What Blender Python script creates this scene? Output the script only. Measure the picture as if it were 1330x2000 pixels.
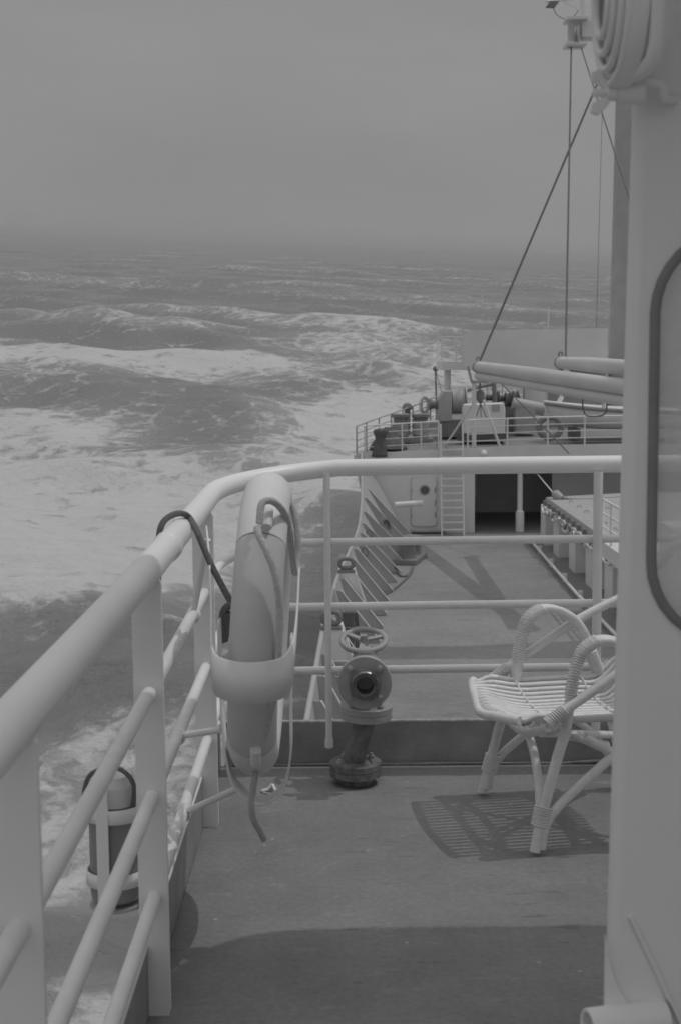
import bpy, math, random
import numpy as np
from mathutils import Vector, Matrix, Quaternion

S = bpy.context.scene
for o in list(bpy.data.objects): bpy.data.objects.remove(o)
random.seed(7); RNG = np.random.default_rng(11)
R = math.radians

# ------------------------------------------------------------------ camera
EYE = 1.5; PITCH = R(6.37); ROLL = R(0.5); FPX = 2778.0
cam = bpy.data.cameras.new('camera'); camo = bpy.data.objects.new('camera', cam)
S.collection.objects.link(camo); S.camera = camo
cam.sensor_fit = 'VERTICAL'; cam.sensor_height = 36.0; cam.lens = 50.0
cam.clip_start = 0.05; cam.clip_end = 60000
camo.location = (0, 0, EYE)
camo.matrix_world = Matrix.Translation((0, 0, EYE)) @ Matrix.Rotation(R(90)-PITCH, 4, 'X') @ Matrix.Rotation(-ROLL, 4, 'Z')
cam.dof.use_dof = True; cam.dof.focus_distance = 6.5; cam.dof.aperture_fstop = 9.0

# the sea's level plane: the ship heels and dips her bow on the swell, decks are the level of this file
SEA_N = Vector((0.04405458, -0.07516691, 0.99619733)); SEA_Z = -12.5
ex = Vector((1, 0, 0)) - SEA_N*SEA_N.x; ex.normalize(); ey = SEA_N.cross(ex)
SEA_M = Matrix(((ex.x, ey.x, SEA_N.x, 0), (ex.y, ey.y, SEA_N.y, 0), (ex.z, ey.z, SEA_N.z, SEA_Z), (0, 0, 0, 1)))

# ------------------------------------------------------------------ sky, sun, exposure
SUN = Vector((0.47, 0.08, 1.0))
w = bpy.data.worlds.new('World'); S.world = w; w.use_nodes = True
nt = w.node_tree; bg = nt.nodes['Background']
tc = nt.nodes.new('ShaderNodeTexCoord'); mp = nt.nodes.new('ShaderNodeMapping'); mp.vector_type = 'POINT'
mp.inputs['Rotation'].default_value = SEA_M.to_3x3().inverted().to_euler()
nt.links.new(tc.outputs['Generated'], mp.inputs['Vector'])
sky = nt.nodes.new('ShaderNodeTexSky'); sky.sky_type = 'NISHITA'; sky.sun_disc = False
sky.sun_elevation = R(64.5); sky.sun_rotation = R(80); sky.dust_density = 6.0; sky.air_density = 1.0
nt.links.new(mp.outputs[0], sky.inputs['Vector'])
bw = nt.nodes.new('ShaderNodeRGBToBW'); nt.links.new(sky.outputs[0], bw.inputs[0])
mp2 = nt.nodes.new('ShaderNodeMapping'); mp2.inputs['Scale'].default_value = (1.3, 1.3, 5.5)
nt.links.new(mp.outputs[0], mp2.inputs['Vector'])
nz = nt.nodes.new('ShaderNodeTexNoise'); nz.inputs['Scale'].default_value = 2.2; nz.inputs['Detail'].default_value = 4
nz.inputs['Roughness'].default_value = 0.5
nt.links.new(mp2.outputs[0], nz.inputs['Vector'])
mr = nt.nodes.new('ShaderNodeMapRange'); mr.inputs[1].default_value = .25; mr.inputs[2].default_value = .75
mr.inputs[3].default_value = 5.0; mr.inputs[4].default_value = 5.9          # thin cloud veil, brighter overhead as overcast skies are
nt.links.new(nz.outputs[0], mr.inputs[0])
sep = nt.nodes.new('ShaderNodeSeparateXYZ'); nt.links.new(mp.outputs[0], sep.inputs[0])
sq = nt.nodes.new('ShaderNodeMath'); sq.operation = 'MULTIPLY'; nt.links.new(sep.outputs[2], sq.inputs[0]); nt.links.new(sep.outputs[2], sq.inputs[1])
gd = nt.nodes.new('ShaderNodeMath'); gd.operation = 'MULTIPLY_ADD'; gd.inputs[1].default_value = 2.2; gd.inputs[2].default_value = 1.0; cu = nt.nodes.new('ShaderNodeMath'); cu.operation = 'MULTIPLY'; nt.links.new(sq.outputs[0], cu.inputs[0]); nt.links.new(sq.outputs[0], cu.inputs[1])
nt.links.new(cu.outputs[0], gd.inputs[0])
ve = nt.nodes.new('ShaderNodeMath'); ve.operation = 'MULTIPLY'; nt.links.new(mr.outputs[0], ve.inputs[0]); nt.links.new(gd.outputs[0], ve.inputs[1])
mx = nt.nodes.new('ShaderNodeMix'); mx.data_type = 'FLOAT'; mx.inputs[0].default_value = .9
nt.links.new(bw.outputs[0], mx.inputs[2]); nt.links.new(ve.outputs[0], mx.inputs[3])
nt.links.new(mx.outputs[0], bg.inputs['Color']); bg.inputs['Strength'].default_value = 0.15

L = bpy.data.lights.new('sun', 'SUN'); L.energy = 2.0; L.angle = R(0.55); L.color = (1, 1, 1)
so = bpy.data.objects.new('sun', L); S.collection.objects.link(so)
so.rotation_euler = SUN.to_track_quat('Z', 'Y').to_euler(); so.location = (20, 5, 40)
vs = S.view_settings; vs.view_transform = 'Standard'; vs.look = 'None'; vs.exposure = -1.48; vs.gamma = 1.0
vs.use_curve_mapping = False
S.render.engine = 'CYCLES'; S.cycles.max_bounces = 5; S.cycles.diffuse_bounces = 3; S.cycles.glossy_bounces = 2; S.cycles.volume_bounces = 0; S.cycles.transparent_max_bounces = 6

# ------------------------------------------------------------------ helpers
_fw = Vector((0, math.cos(PITCH), -math.sin(PITCH))); _u0 = Vector((0, math.sin(PITCH), math.cos(PITCH)))
_r = math.cos(ROLL)*Vector((1, 0, 0)) - math.sin(ROLL)*_u0; _up = math.sin(ROLL)*Vector((1, 0, 0)) + math.cos(ROLL)*_u0
def ray(u, v): return _fw + _r*((u-665)/FPX) - _up*((v-1000)/FPX)
def at(u, v, Y):                     # a measured point of the photograph at distance Y ahead
    d = ray(u, v); return Vector((0, 0, EYE)) + d*(Y/d.y)
def onz(u, v, z):                    # ... on a level z
    d = ray(u, v); return Vector((0, 0, EYE)) + d*((z-EYE)/d.z)

MATS = {}
def mat(name, a, rough=.55, var=.08, scale=6.0, bump=0.0, bscale=60.0, spec=.4, metal=0.0, rust=0.0, rust_a=.18):
    if name in MATS: return MATS[name]
    m = bpy.data.materials.new(name); m.use_nodes = True; t = m.node_tree; b = t.nodes['Principled BSDF']
    b.inputs['Roughness'].default_value = rough; b.inputs['Specular IOR Level'].default_value = spec; b.inputs['Metallic'].default_value = metal
    co = t.nodes.new('ShaderNodeTexCoord')
    n1 = t.nodes.new('ShaderNodeTexNoise'); n1.inputs['Scale'].default_value = scale; n1.inputs['Detail'].default_value = 6; n1.inputs['Roughness'].default_value = .6
    t.links.new(co.outputs['Object'], n1.inputs['Vector'])
    r1 = t.nodes.new('ShaderNodeMapRange'); r1.inputs[1].default_value = .3; r1.inputs[2].default_value = .7
    r1.inputs[3].default_value = a*(1-var); r1.inputs[4].default_value = a*(1+var)
    t.links.new(n1.outputs[0], r1.inputs[0]); out = r1.outputs[0]
    if rust > 0:
        n2 = t.nodes.new('ShaderNodeTexNoise'); n2.inputs['Scale'].default_value = scale*2.3; n2.inputs['Detail'].default_value = 8; n2.inputs['Roughness'].default_value = .68
        t.links.new(co.outputs['Object'], n2.inputs['Vector'])
        r2 = t.nodes.new('ShaderNodeMapRange'); r2.inputs[1].default_value = .72-rust*.25; r2.inputs[2].default_value = .80-rust*.2
        t.links.new(n2.outputs[0], r2.inputs[0])
        mm = t.nodes.new('ShaderNodeMix'); mm.data_type = 'FLOAT'
        t.links.new(r2.outputs[0], mm.inputs[0]); t.links.new(out, mm.inputs[2]); mm.inputs[3].default_value = rust_a; out = mm.outputs[0]
    t.links.new(out, b.inputs['Base Color'])
    if bump > 0:
        nb = t.nodes.new('ShaderNodeTexNoise'); nb.inputs['Scale'].default_value = bscale; nb.inputs['Detail'].default_value = 4
        t.links.new(co.outputs['Object'], nb.inputs['Vector'])
        bp = t.nodes.new('ShaderNodeBump'); bp.inputs['Strength'].default_value = bump; bp.inputs['Distance'].default_value = .01
        t.links.new(nb.outputs[0], bp.inputs['Height']); t.links.new(bp.outputs[0], b.inputs['Normal'])
    MATS[name] = m; return m

def v3(p): return Vector(p)
class MB:
    def __init__(s): s.v = []; s.f = []; s.sm = []
    def add(s, vs, fs, smooth=False):
        k = len(s.v); s.v += [tuple(q) for q in vs]; s.f += [tuple(i+k for i in f) for f in fs]; s.sm += [smooth]*len(fs); return s
    def box(s, a, b):
        x0, y0, z0 = a; x1, y1, z1 = b
        vs = [(x0,y0,z0),(x1,y0,z0),(x1,y1,z0),(x0,y1,z0),(x0,y0,z1),(x1,y0,z1),(x1,y1,z1),(x0,y1,z1)]
        return s.add(vs, [(3,2,1,0),(4,5,6,7),(0,1,5,4),(1,2,6,5),(2,3,7,6),(3,0,4,7)])
    def bar(s, p, q, w, h, up=(0, 0, 1)):      # rectangular bar from p to q
        p = v3(p); q = v3(q); d = (q-p).normalized(); u = v3(up)
        if abs(d.dot(u)) > .95: u = Vector((0, 1, 0))
        x = d.cross(u).normalized(); z = x.cross(d)
        vs = []
        for c in (p, q):
            for (i, j) in ((-1,-1),(1,-1),(1,1),(-1,1)): vs.append(c + x*(i*w/2) + z*(j*h/2))
        return s.add(vs, [(0,1,2,3),(7,6,5,4),(0,4,5,1),(1,5,6,2),(2,6,7,3),(3,7,4,0)])
    def tube(s, pts, r, n=10, closed=False, cap=True):
        pts = [v3(p) for p in pts]; m = len(pts); rr = r if isinstance(r, (list, tuple)) else [r]*m
        tan = []
        for i in range(m):
            a = pts[(i-1) % m] if (closed or i > 0) else pts[i]; b = pts[(i+1) % m] if (closed or i < m-1) else pts[i]
            tan.append((b-a).normalized())
        t0 = tan[0]; ref = Vector((0, 0, 1)) if abs(t0.z) < .9 else Vector((1, 0, 0))
        x = t0.cross(ref).normalized(); vs = []; fr = []
        for i in range(m):
            if i > 0:
                ax = tan[i-1].cross(tan[i])
                if ax.length > 1e-7: x = Quaternion(ax.normalized(), tan[i-1].angle(tan[i])) @ x
            x = (x - tan[i]*x.dot(tan[i])).normalized(); y = tan[i].cross(x)
            for k in range(n):
                a = 2*math.pi*k/n; vs.append(pts[i] + (x*math.cos(a)+y*math.sin(a))*rr[i])
        fs = []
        for i in range(m if closed else m-1):
            j = (i+1) % m
            for k in range(n): fs.append((i*n+k, i*n+(k+1) % n, j*n+(k+1) % n, j*n+k))
        s.add(vs, fs, True)
        if cap and not closed:
            s.add(vs[:n], [tuple(range(n-1, -1, -1))]); s.add(vs[-n:], [tuple(range(n))])
        return s
    def lathe(s, c, axis, prof, n=28, smooth=True, cap0=True, cap1=True):   # prof: (radius, along)
        c = v3(c); d = v3(axis).normalized(); ref = Vector((0, 0, 1)) if abs(d.z) < .9 else Vector((0, 1, 0))
        x = d.cross(ref).normalized(); y = d.cross(x); vs = []
        for (r, h) in prof:
            for k in range(n):
                a = 2*math.pi*k/n; vs.append(c + d*h + (x*math.cos(a)+y*math.sin(a))*r)
        for i in range(len(prof)-1):
            q = vs[i*n:(i+2)*n]
            flat = abs(prof[i][1]-prof[i+1][1]) < 1e-6
            s.add(q, [(k, k+n, (k+1) % n + n, (k+1) % n) for k in range(n)], smooth and not flat)
        if cap0: s.add(vs[:n], [tuple(range(n))])
        if cap1: s.add(vs[-n:], [tuple(range(n-1, -1, -1))])
        return s
    def prism(s, poly, d):                       # closed polygon swept by vector d
        n = len(poly); d = v3(d); vs = [v3(p) for p in poly]; vs += [p+d for p in vs]
        fs = [tuple(range(n-1, -1, -1)), tuple(range(n, 2*n))] + [(i, (i+1) % n, (i+1) % n+n, i+n) for i in range(n)]
        return s.add(vs, fs)
    def strip(s, lo, hi, smooth=True):           # wall between two polylines
        n = len(lo); return s.add(list(lo)+list(hi), [(i, i+1, n+i+1, n+i) for i in range(n-1)], smooth)

def grid_mesh(rows, smooth_=True):        # one shared-vertex sheet through rows of points
    n = len(rows[0]); mb = MB(); mb.add([p for r_ in rows for p in r_], [(i*n+k, i*n+k+1, (i+1)*n+k+1, (i+1)*n+k) for i in range(len(rows)-1) for k in range(n-1)], smooth_); return mb
def smooth(pts, k=6, closed=False):
    pts = [v3(p) for p in pts]; n = len(pts); out = []
    for i in range(n if closed else n-1):
        g = lambda j: pts[j % n] if closed else pts[max(0, min(n-1, j))]
        a, b, c, d = g(i-1), g(i), g(i+1), g(i+2)
        for q in range(k):
            t = q/k
            out.append(.5*((2*b)+(c-a)*t+(2*a-5*b+4*c-d)*t*t+(3*b-a-3*c+d)*t*t*t))
    if not closed: out.append(pts[-1])
    return out

COL = S.collection
def root_of(p):
    while p.parent: p = p.parent
    return p
def tag(o, label=None, cat=None, group=None, kind=None):
    if label: o['label'] = label
    if cat: o['category'] = cat
    if group: o['group'] = group
    if kind: o['kind'] = kind
    return o
def thing(name, label, cat, loc=(0, 0, 0), group=None):
    o = bpy.data.objects.new(name, None); COL.objects.link(o); o.location = loc; o.empty_display_size = .1
    return tag(o, label, cat, group)
def obj(name, mb, m, parent=None, loc=None, bevel=0, solid=0):
    base = v3(root_of(parent).location) if parent else v3(loc or (0, 0, 0))
    me = bpy.data.meshes.new(name); me.from_pydata([v3(q)-base for q in mb.v], [], mb.f)
    me.polygons.foreach_set('use_smooth', mb.sm); me.materials.append(m); me.update()
    o = bpy.data.objects.new(name, me); COL.objects.link(o)
    if parent: o.parent = parent
    else: o.location = base
    if solid:
        md = o.modifiers.new('solid', 'SOLIDIFY'); md.thickness = solid; md.offset = 0
    if bevel:
        md = o.modifiers.new('bevel', 'BEVEL'); md.width = bevel; md.segments = 2; md.limit_method = 'ANGLE'; md.angle_limit = R(40)
    return o
def copy_tree(o, parent=None, off=None):
    c = o.copy(); COL.objects.link(c); c.parent = parent
    if off is not None: c.location = v3(o.location)+v3(off)
    for ch in list(o.children): copy_tree(ch, c)
    return c

# ------------------------------------------------------------------ materials
WHITE = mat('white_paint', .88, .38, .04, 3.0, .03, 40, .5)
WHITE_W = mat('white_paint_worn', .82, .45, .06, 9.0, .05, 80, .45, rust=.12, rust_a=.4)
FARWHITE = mat('far_white_paint', .84, .5, .08, .8, rust=.15, rust_a=.5)
PALE = mat('pale_grey_paint', .80, .5, .09, .5, rust=.15, rust_a=.5)
BUFF = mat('buff_paint', .66, .5, .05, .5)
MIDGREY = mat('mid_grey_paint', .46, .55, .1, 1.2, rust=.2, rust_a=.28)
DARK = mat('dark_paint', .24, .6, .2, 3.0, .1, 40)
BLACK = mat('black_paint', .13, .5, .2, 4.0)
ROPE = mat('pale_rope', .6, .9, .15, 90, .6, 250, .1)
DARKROPE = mat('dark_rope', .2, .95, .2, 120, .6, 260, .05)
WIRE = mat('steel_wire', .14, .6, .1, 10)
ORANGE = mat('faded_orange_cover', .62, .5, .05, 8, .05, 90, .35)
BUOYWHITE = mat('off_white_cover', .80, .5, .05, 8, .05, 90, .35)
VALVE = mat('valve_paint', .40, .45, .1, 14, .12, 90, .45, rust=.22, rust_a=.28)
RUSTY = mat('rusty_pipe', .2, .8, .35, 30, .5, 70, .2, rust=.45, rust_a=.3)
CANE = mat('white_painted_cane', .80, .32, .08, 25, .2, 90, .5, rust=.10, rust_a=.45)
RUBBER = mat('rubber_gasket', .26, .6, .1, 20)
COAM = mat('dark_coaming_paint', .31, .5, .2, 7, .2, 60, .35, rust=.06, rust_a=.3)

def deck_mat(name, a, fine):
    m = bpy.data.materials.new(name); m.use_nodes = True; t = m.node_tree; b = t.nodes['Principled BSDF']
    b.inputs['Roughness'].default_value = .62; b.inputs['Specular IOR Level'].default_value = .35
    co = t.nodes.new('ShaderNodeTexCoord')
    def noise(sc, det=6, rg=.6, stretch=None):
        n = t.nodes.new('ShaderNodeTexNoise'); n.inputs['Scale'].default_value = sc; n.inputs['Detail'].default_value = det; n.inputs['Roughness'].default_value = rg
        if stretch:
            q = t.nodes.new('ShaderNodeMapping'); q.inputs['Scale'].default_value = stretch; t.links.new(co.outputs['Object'], q.inputs[0]); t.links.new(q.outputs[0], n.inputs['Vector'])
        else: t.links.new(co.outputs['Object'], n.inputs['Vector'])
        return n.outputs[0]
    def rng(i, a0, a1, b0, b1):
        n = t.nodes.new('ShaderNodeMapRange'); n.inputs[1].default_value = a0; n.inputs[2].default_value = a1; n.inputs[3].default_value = b0; n.inputs[4].default_value = b1
        t.links.new(i, n.inputs[0]); return n.outputs[0]
    def mixf(f, x, y):
        n = t.nodes.new('ShaderNodeMix'); n.data_type = 'FLOAT'; t.links.new(f, n.inputs[0]); t.links.new(x, n.inputs[2])
        if isinstance(y, float): n.inputs[3].default_value = y
        else: t.links.new(y, n.inputs[3])
        return n.outputs[0]
    base = rng(noise(1.3*fine, 8, .7), .3, .7, a*.74, a*1.2)
    grit = rng(noise(55*fine, 3, .7), .35, .65, .9, 1.1)
    mu = t.nodes.new('ShaderNodeMath'); mu.operation = 'MULTIPLY'; t.links.new(base, mu.inputs[0]); t.links.new(grit, mu.inputs[1])
    scuff = rng(noise(9*fine, 6, .7, (.8, 1.5, 1)), .60, .70, 0, .45)
    c = mixf(scuff, mu.outputs[0], a*1.55)
    stain = rng(noise(2.6*fine, 7, .7, (1.6, .6, 1)), .56, .74, 0, .5)
    c = mixf(stain, c, a*.62)
    spk = t.nodes.new('ShaderNodeTexVoronoi'); spk.inputs['Scale'].default_value = 13*fine; t.links.new(co.outputs['Object'], spk.inputs['Vector'])
    keep = rng(noise(4.3*fine, 2), .54, .58, 0, 1)
    sp = rng(spk.outputs['Distance'], .05, .09, 1, 0)
    mk = t.nodes.new('ShaderNodeMath'); mk.operation = 'MULTIPLY'; t.links.new(sp, mk.inputs[0]); t.links.new(keep, mk.inputs[1])
    c = mixf(mk.outputs[0], c, a*1.8)
    crk = rng(noise(5.5*fine, 5, .75, (.5, 2.2, 1)), .345, .385, .6, 0)
    c = mixf(crk, c, a*.5)
    t.links.new(c, b.inputs['Base Color'])
    bp = t.nodes.new('ShaderNodeBump'); bp.inputs['Strength'].default_value = .35; bp.inputs['Distance'].default_value = .006/fine
    t.links.new(noise(22*fine, 6, .7), bp.inputs['Height']); t.links.new(bp.outputs[0], b.inputs['Normal'])
    return m
DECK = deck_mat('deck_coating', .255, 1.0)
FARDECK = deck_mat('main_deck_paint', .275, .13)

# ------------------------------------------------------------------ sea
def build_sea():
    az = np.concatenate([np.linspace(-180, -42, 60, endpoint=False), np.linspace(-42, 30, 470, endpoint=False), np.linspace(30, 180, 60)])
    r = np.exp(np.linspace(math.log(6.0), math.log(26000.0), 920))
    A, RR = np.meshgrid(np.radians(az), r); X = RR*np.sin(A); Y = RR*np.cos(A)
    dr = RR*0.0092; Z = np.zeros_like(X); DX = np.zeros_like(X); DY = np.zeros_like(X)
    lam = np.concatenate([np.linspace(46, 90, 6), np.linspace(16, 42, 12), np.linspace(5, 15, 20), np.linspace(1.6, 4.8, 26)])
    for l in lam:
        th = RNG.normal(R(200), .30 if l > 40 else .65); ph = RNG.uniform(0, 6.283); k = 2*math.pi/l
        amp = .0105*l*RNG.uniform(.5, 1.1) if l > 14 else .0085*l*RNG.uniform(.5, 1.2)
        if l > 44: amp *= .55
        fade = np.clip((l/(3.2*dr))-0.7, 0, 1)
        arg = k*(X*math.sin(th)+Y*math.cos(th))+ph
        Z += amp*fade*np.sin(arg); DX -= amp*fade*.8*math.sin(th)*np.cos(arg)*-1; DY -= amp*fade*.8*math.cos(th)*np.cos(arg)*-1
    # the swell whose face runs in towards the bow
    def ridge(p, q, wd, h, bend=0):
        p = np.array(p, float); q = np.array(q, float); d = q-p; ln = np.hypot(*d); d /= ln; nrm = np.array([-d[1], d[0]])
        s = (X-p[0])*d[0]+(Y-p[1])*d[1]; t = (X-p[0])*nrm[0]+(Y-p[1])*nrm[1]+bend*np.sin(np.clip(s/ln, 0, 1)*math.pi)
        e = 1/(1+np.exp(-(s+4)/3))/(1+np.exp((s-ln-4)/3))
        front = np.where(t < 0, np.exp(-(t/wd)**2), np.exp(-(t/(wd*2.6))**2))
        return h*front*e
    Z += ridge((-62, 150), (-4, 112), 5.5, 2.1, 3)
    Z += ridge((-60, 62), (-6, 49), 3.5, 1.0, 1)
    Z += ridge((-40, 260), (10, 232), 8, 1.8, 4)
    Z += ridge((-110, 420), (30, 360), 12, 2.0, 6)
    # foam cover: white water thrown off the bow and drifting aft, in sea-plane metres (x, y, half-widths, amount)
    D = np.full_like(X, .03)
    def blob(x, y, sx, sy, wt, rot=0.0):
        c, s_ = math.cos(rot), math.sin(rot); dx = X-x; dy = Y-y
        a = (dx*c+dy*s_)/sx; b = (-dx*s_+dy*c)/sy
        return wt*np.exp(-(a*a+b*b)**1.4)
    for b in [(-26, 152, 20, 9, .75), (-44, 160, 16, 14, .7), (-10, 150, 9, 9, .42), (4, 205, 13, 22, .66), (-4, 172, 9, 12, .42), (10, 240, 12, 14, .5), (11, 160, 7, 26, .75),
              (1, 112, 6, 11, 1.0, -.15), (4, 128, 7, 12, .8), (-3, 96, 4.5, 7, .5), (-1, 84, 3.2, 7, .95), (1.5, 92, 3.2, 8, .8),
              (-22, 104, 8, 7, .6), (-15, 86, 12, 9, .72), (-13, 72, 10, 10, .9), (-16, 60, 10, 9, .92), (-9, 58, 5, 7, .72), (-6, 72, 3, 7, .55), (-12, 51.5, 5.0, 3, .75),
              (-30, 90, 12, 22, .7), (-28, 60, 14, 18, .7),
              (-6, 36.2, 4, 2.2, .5), (-8, 33.2, 4, 1.6, .62), (-5.2, 31.4, 3.6, 1.15, .75), (-4.6, 25.6, 4, 2.1, .85), (-3, 22, 5, 2.5, .6), (-7.5, 38.6, 3, 1.0, .3),
              (-2.2, 45, 1.6, 5, .25), (-2.6, 38, 1.2, 4, .35), (-3.5, 46.5, 2.6, 1.5, .38),
              (-9, 122, 13, 6, -.35), (-7, 43.4, 6, 2.3, -.25), (-4.5, 28.8, 4, 1.0, -.35), (0, 64, 2.2, 8, -.2)]:
        D += blob(*b)*((.86 if 50 < b[1] < 130 else .74) if b[4] > 0 else .8)
    # scattered whitecaps on the open sea, along crests
    wc = np.sin(X*.031+Y*.017+1.3)*np.sin(Y*.043-X*.011+.4)
    D += np.clip(Z/1.6-.38, 0, .35)*(RR > 120)*(.5+.5*wc)
    D += .10*np.exp(-((RR-150)/120)**2)
    V = np.stack([X+DX, Y+DY, Z], -1).reshape(-1, 3).astype(np.float32)
    nr, nc = X.shape
    i = np.arange(nr-1)[:, None]*nc; j = np.arange(nc-1)[None, :]
    F = np.stack([i+j, i+nc+j, i+nc+j+1, i+j+1], -1).reshape(-1, 4)
    me = bpy.data.meshes.new('sea'); me.vertices.add(len(V)); me.vertices.foreach_set('co', V.ravel())
    me.loops.add(F.size); me.loops.foreach_set('vertex_index', F.ravel().astype(np.int32))
    me.polygons.add(len(F)); me.polygons.foreach_set('loop_start', np.arange(0, F.size, 4, dtype=np.int32))
    me.polygons.foreach_set('use_smooth', np.ones(len(F), bool)); me.update(calc_edges=True); me.validate()
    at_ = me.attributes.new('foam', 'FLOAT', 'POINT'); at_.data.foreach_set('value', D.ravel().astype(np.float32))
    m = bpy.data.materials.new('sea_water'); m.use_nodes = True; t = m.node_tree; b = t.nodes['Principled BSDF']
    N = t.nodes.new; LK = t.links.new
    co = N('ShaderNodeTexCoord'); fa = N('ShaderNodeAttribute'); fa.attribute_name = 'foam'
    def noise(sc, det, rg, vec, dist=0):
        n = N('ShaderNodeTexNoise'); n.inputs['Scale'].default_value = sc; n.inputs['Detail'].default_value = det; n.inputs['Roughness'].default_value = rg; n.inputs['Distortion'].default_value = dist
        LK(vec, n.inputs['Vector']); return n
    def math_(op, a_, b_):
        n = N('ShaderNodeMath'); n.operation = op
        for k_, q in ((0, a_), (1, b_)):
            if isinstance(q, (int, float)): n.inputs[k_].default_value = q
            else: LK(q, n.inputs[k_])
        return n.outputs[0]
    warp = noise(.55, 4, .6, co.outputs['Object'])
    wv = N('ShaderNodeVectorMath'); wv.operation = 'MULTIPLY_ADD'; LK(warp.outputs['Color'], wv.inputs[0]); wv.inputs[1].default_value = (2.6, 2.6, 0); LK(co.outputs['Object'], wv.inputs[2])
    def edge(sc):
        vo = N('ShaderNodeTexVoronoi'); vo.feature = 'DISTANCE_TO_EDGE'; vo.inputs['Scale'].default_value = sc; LK(wv.outputs[0], vo.inputs['Vector']); return vo.outputs['Distance']
    e1 = edge(.42); e2 = edge(1.15)
    nb_ = noise(.16, 6, .62, co.outputs['Object'], .6).outputs[0]; nf = noise(2.2, 6, .68, wv.outputs[0]).outputs[0]
    s = math_('ADD', fa.outputs['Fac'], math_('MULTIPLY', math_('SUBTRACT', nb_, .5), 1.5))
    s = math_('SUBTRACT', s, math_('MULTIPLY', e1, 1.35)); s = math_('SUBTRACT', s, math_('MULTIPLY', e2, .75))
    s = math_('ADD', s, math_('MULTIPLY', math_('SUBTRACT', nf, .5), .8))
    nm = noise(.5, 5, .6, wv.outputs[0]).outputs[0]
    s = math_('ADD', s, math_('MULTIPLY', math_('SUBTRACT', nm, .5), .9))
    mrf = N('ShaderNodeMapRange'); mrf.interpolation_type = 'SMOOTHSTEP'; mrf.inputs[1].default_value = -.02; mrf.inputs[2].default_value = .55; LK(s, mrf.inputs[0])
    foam = mrf.outputs[0]
    foam = math_('MULTIPLY', foam, math_('ADD', .62, math_('MULTIPLY', nf, .6)))
    cl = N('ShaderNodeClamp'); LK(foam, cl.inputs[0]); foam = cl.outputs[0]
    # churned milky water round the foam
    milk = N('ShaderNodeMapRange'); milk.inputs[1].default_value = .05; milk.inputs[2].default_value = .6; milk.inputs[3].default_value = .22; milk.inputs[4].default_value = .34; LK(fa.outputs['Fac'], milk.inputs[0])
    mc = N('ShaderNodeMix'); mc.data_type = 'FLOAT'; LK(foam, mc.inputs[0]); LK(milk.outputs[0], mc.inputs[2]); mc.inputs[3].default_value = .60
    LK(mc.outputs[0], b.inputs['Base Color'])
    mrg = N('ShaderNodeMapRange'); mrg.inputs[3].default_value = .22; mrg.inputs[4].default_value = .9; LK(foam, mrg.inputs[0]); LK(mrg.outputs[0], b.inputs['Roughness'])
    msp = N('ShaderNodeMapRange'); msp.inputs[3].default_value = .5; msp.inputs[4].default_value = .1; LK(foam, msp.inputs[0]); LK(msp.outputs[0], b.inputs['Specular IOR Level'])
    b.inputs['IOR'].default_value = 1.33
    sx = N('ShaderNodeMapping'); sx.inputs['Scale'].default_value = (.75, 1.25, 1); LK(co.outputs['Object'], sx.inputs[0])
    b1 = N('ShaderNodeBump'); b1.inputs['Strength'].default_value = .8; b1.inputs['Distance'].default_value = .35
    LK(noise(.9, 7, .62, sx.outputs[0], .4).outputs[0], b1.inputs['Height'])
    b2 = N('ShaderNodeBump'); b2.inputs['Strength'].default_value = .7; b2.inputs['Distance'].default_value = .05
    LK(noise(6, 5, .6, sx.outputs[0]).outputs[0], b2.inputs['Height']); LK(b1.outputs[0], b2.inputs['Normal'])
    b3 = N('ShaderNodeBump'); b3.inputs['Strength'].default_value = .5; b3.inputs['Distance'].default_value = .12; LK(foam, b3.inputs['Height']); LK(b2.outputs[0], b3.inputs['Normal'])
    LK(b3.outputs[0], b.inputs['Normal'])
    me.materials.append(m)
    o = bpy.data.objects.new('sea', me); COL.objects.link(o); o.matrix_world = SEA_M
    tag(o, 'rough grey sea streaked with white foam alongside the ship', 'sea', kind='structure')
build_sea()

# ------------------------------------------------------------------ bridge wing deck, coaming, house
o = obj('bridge_deck', MB().box((-.445, -3, -.12), (3.2, 5.075, 0)), DECK); tag(o, 'coated steel deck of the bridge wing', 'deck', kind='structure')
t = thing('deck_coaming', 'dark low steel coaming along the edge of the wing deck under the railing', 'coaming', (0, 5.08, 0))
obj('front_plate', MB().box((-.43, 5.075, -.14), (3.2, 5.09, .163)), COAM, t, bevel=.003)
obj('side_plate', MB().box((-.46, -3, -.14), (-.446, 5.088, .16)), COAM, t, bevel=.003)
ce = MB()
for x0, x1, j in [(-.44, .6, 0), (.6, 1.8, 1), (1.8, 3.2, 0)]: ce.tube([(x0, 5.082, .162), (x1, 5.082, .162)], .0078, 8)
obj('top_edge', ce, mat('scuffed_edge_paint', .42, .5, .3, 30, .2, 80, .3, rust=.4, rust_a=.25), t)
obj('side_top_edge', MB().tube([(-.453, -3, .162), (-.453, 5.085, .162)], .0085, 8), WHITE_W, t)
obj('weld_seam', MB().tube([(-.43, 5.066, .004)]+[(x*.12-.4, 5.066+RNG.uniform(-.003, .003), .006+RNG.uniform(-.003, .004)) for x in range(30)], [.004]+[RNG.uniform(.004, .008) for x in range(30)], 6), DECK, t)

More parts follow.
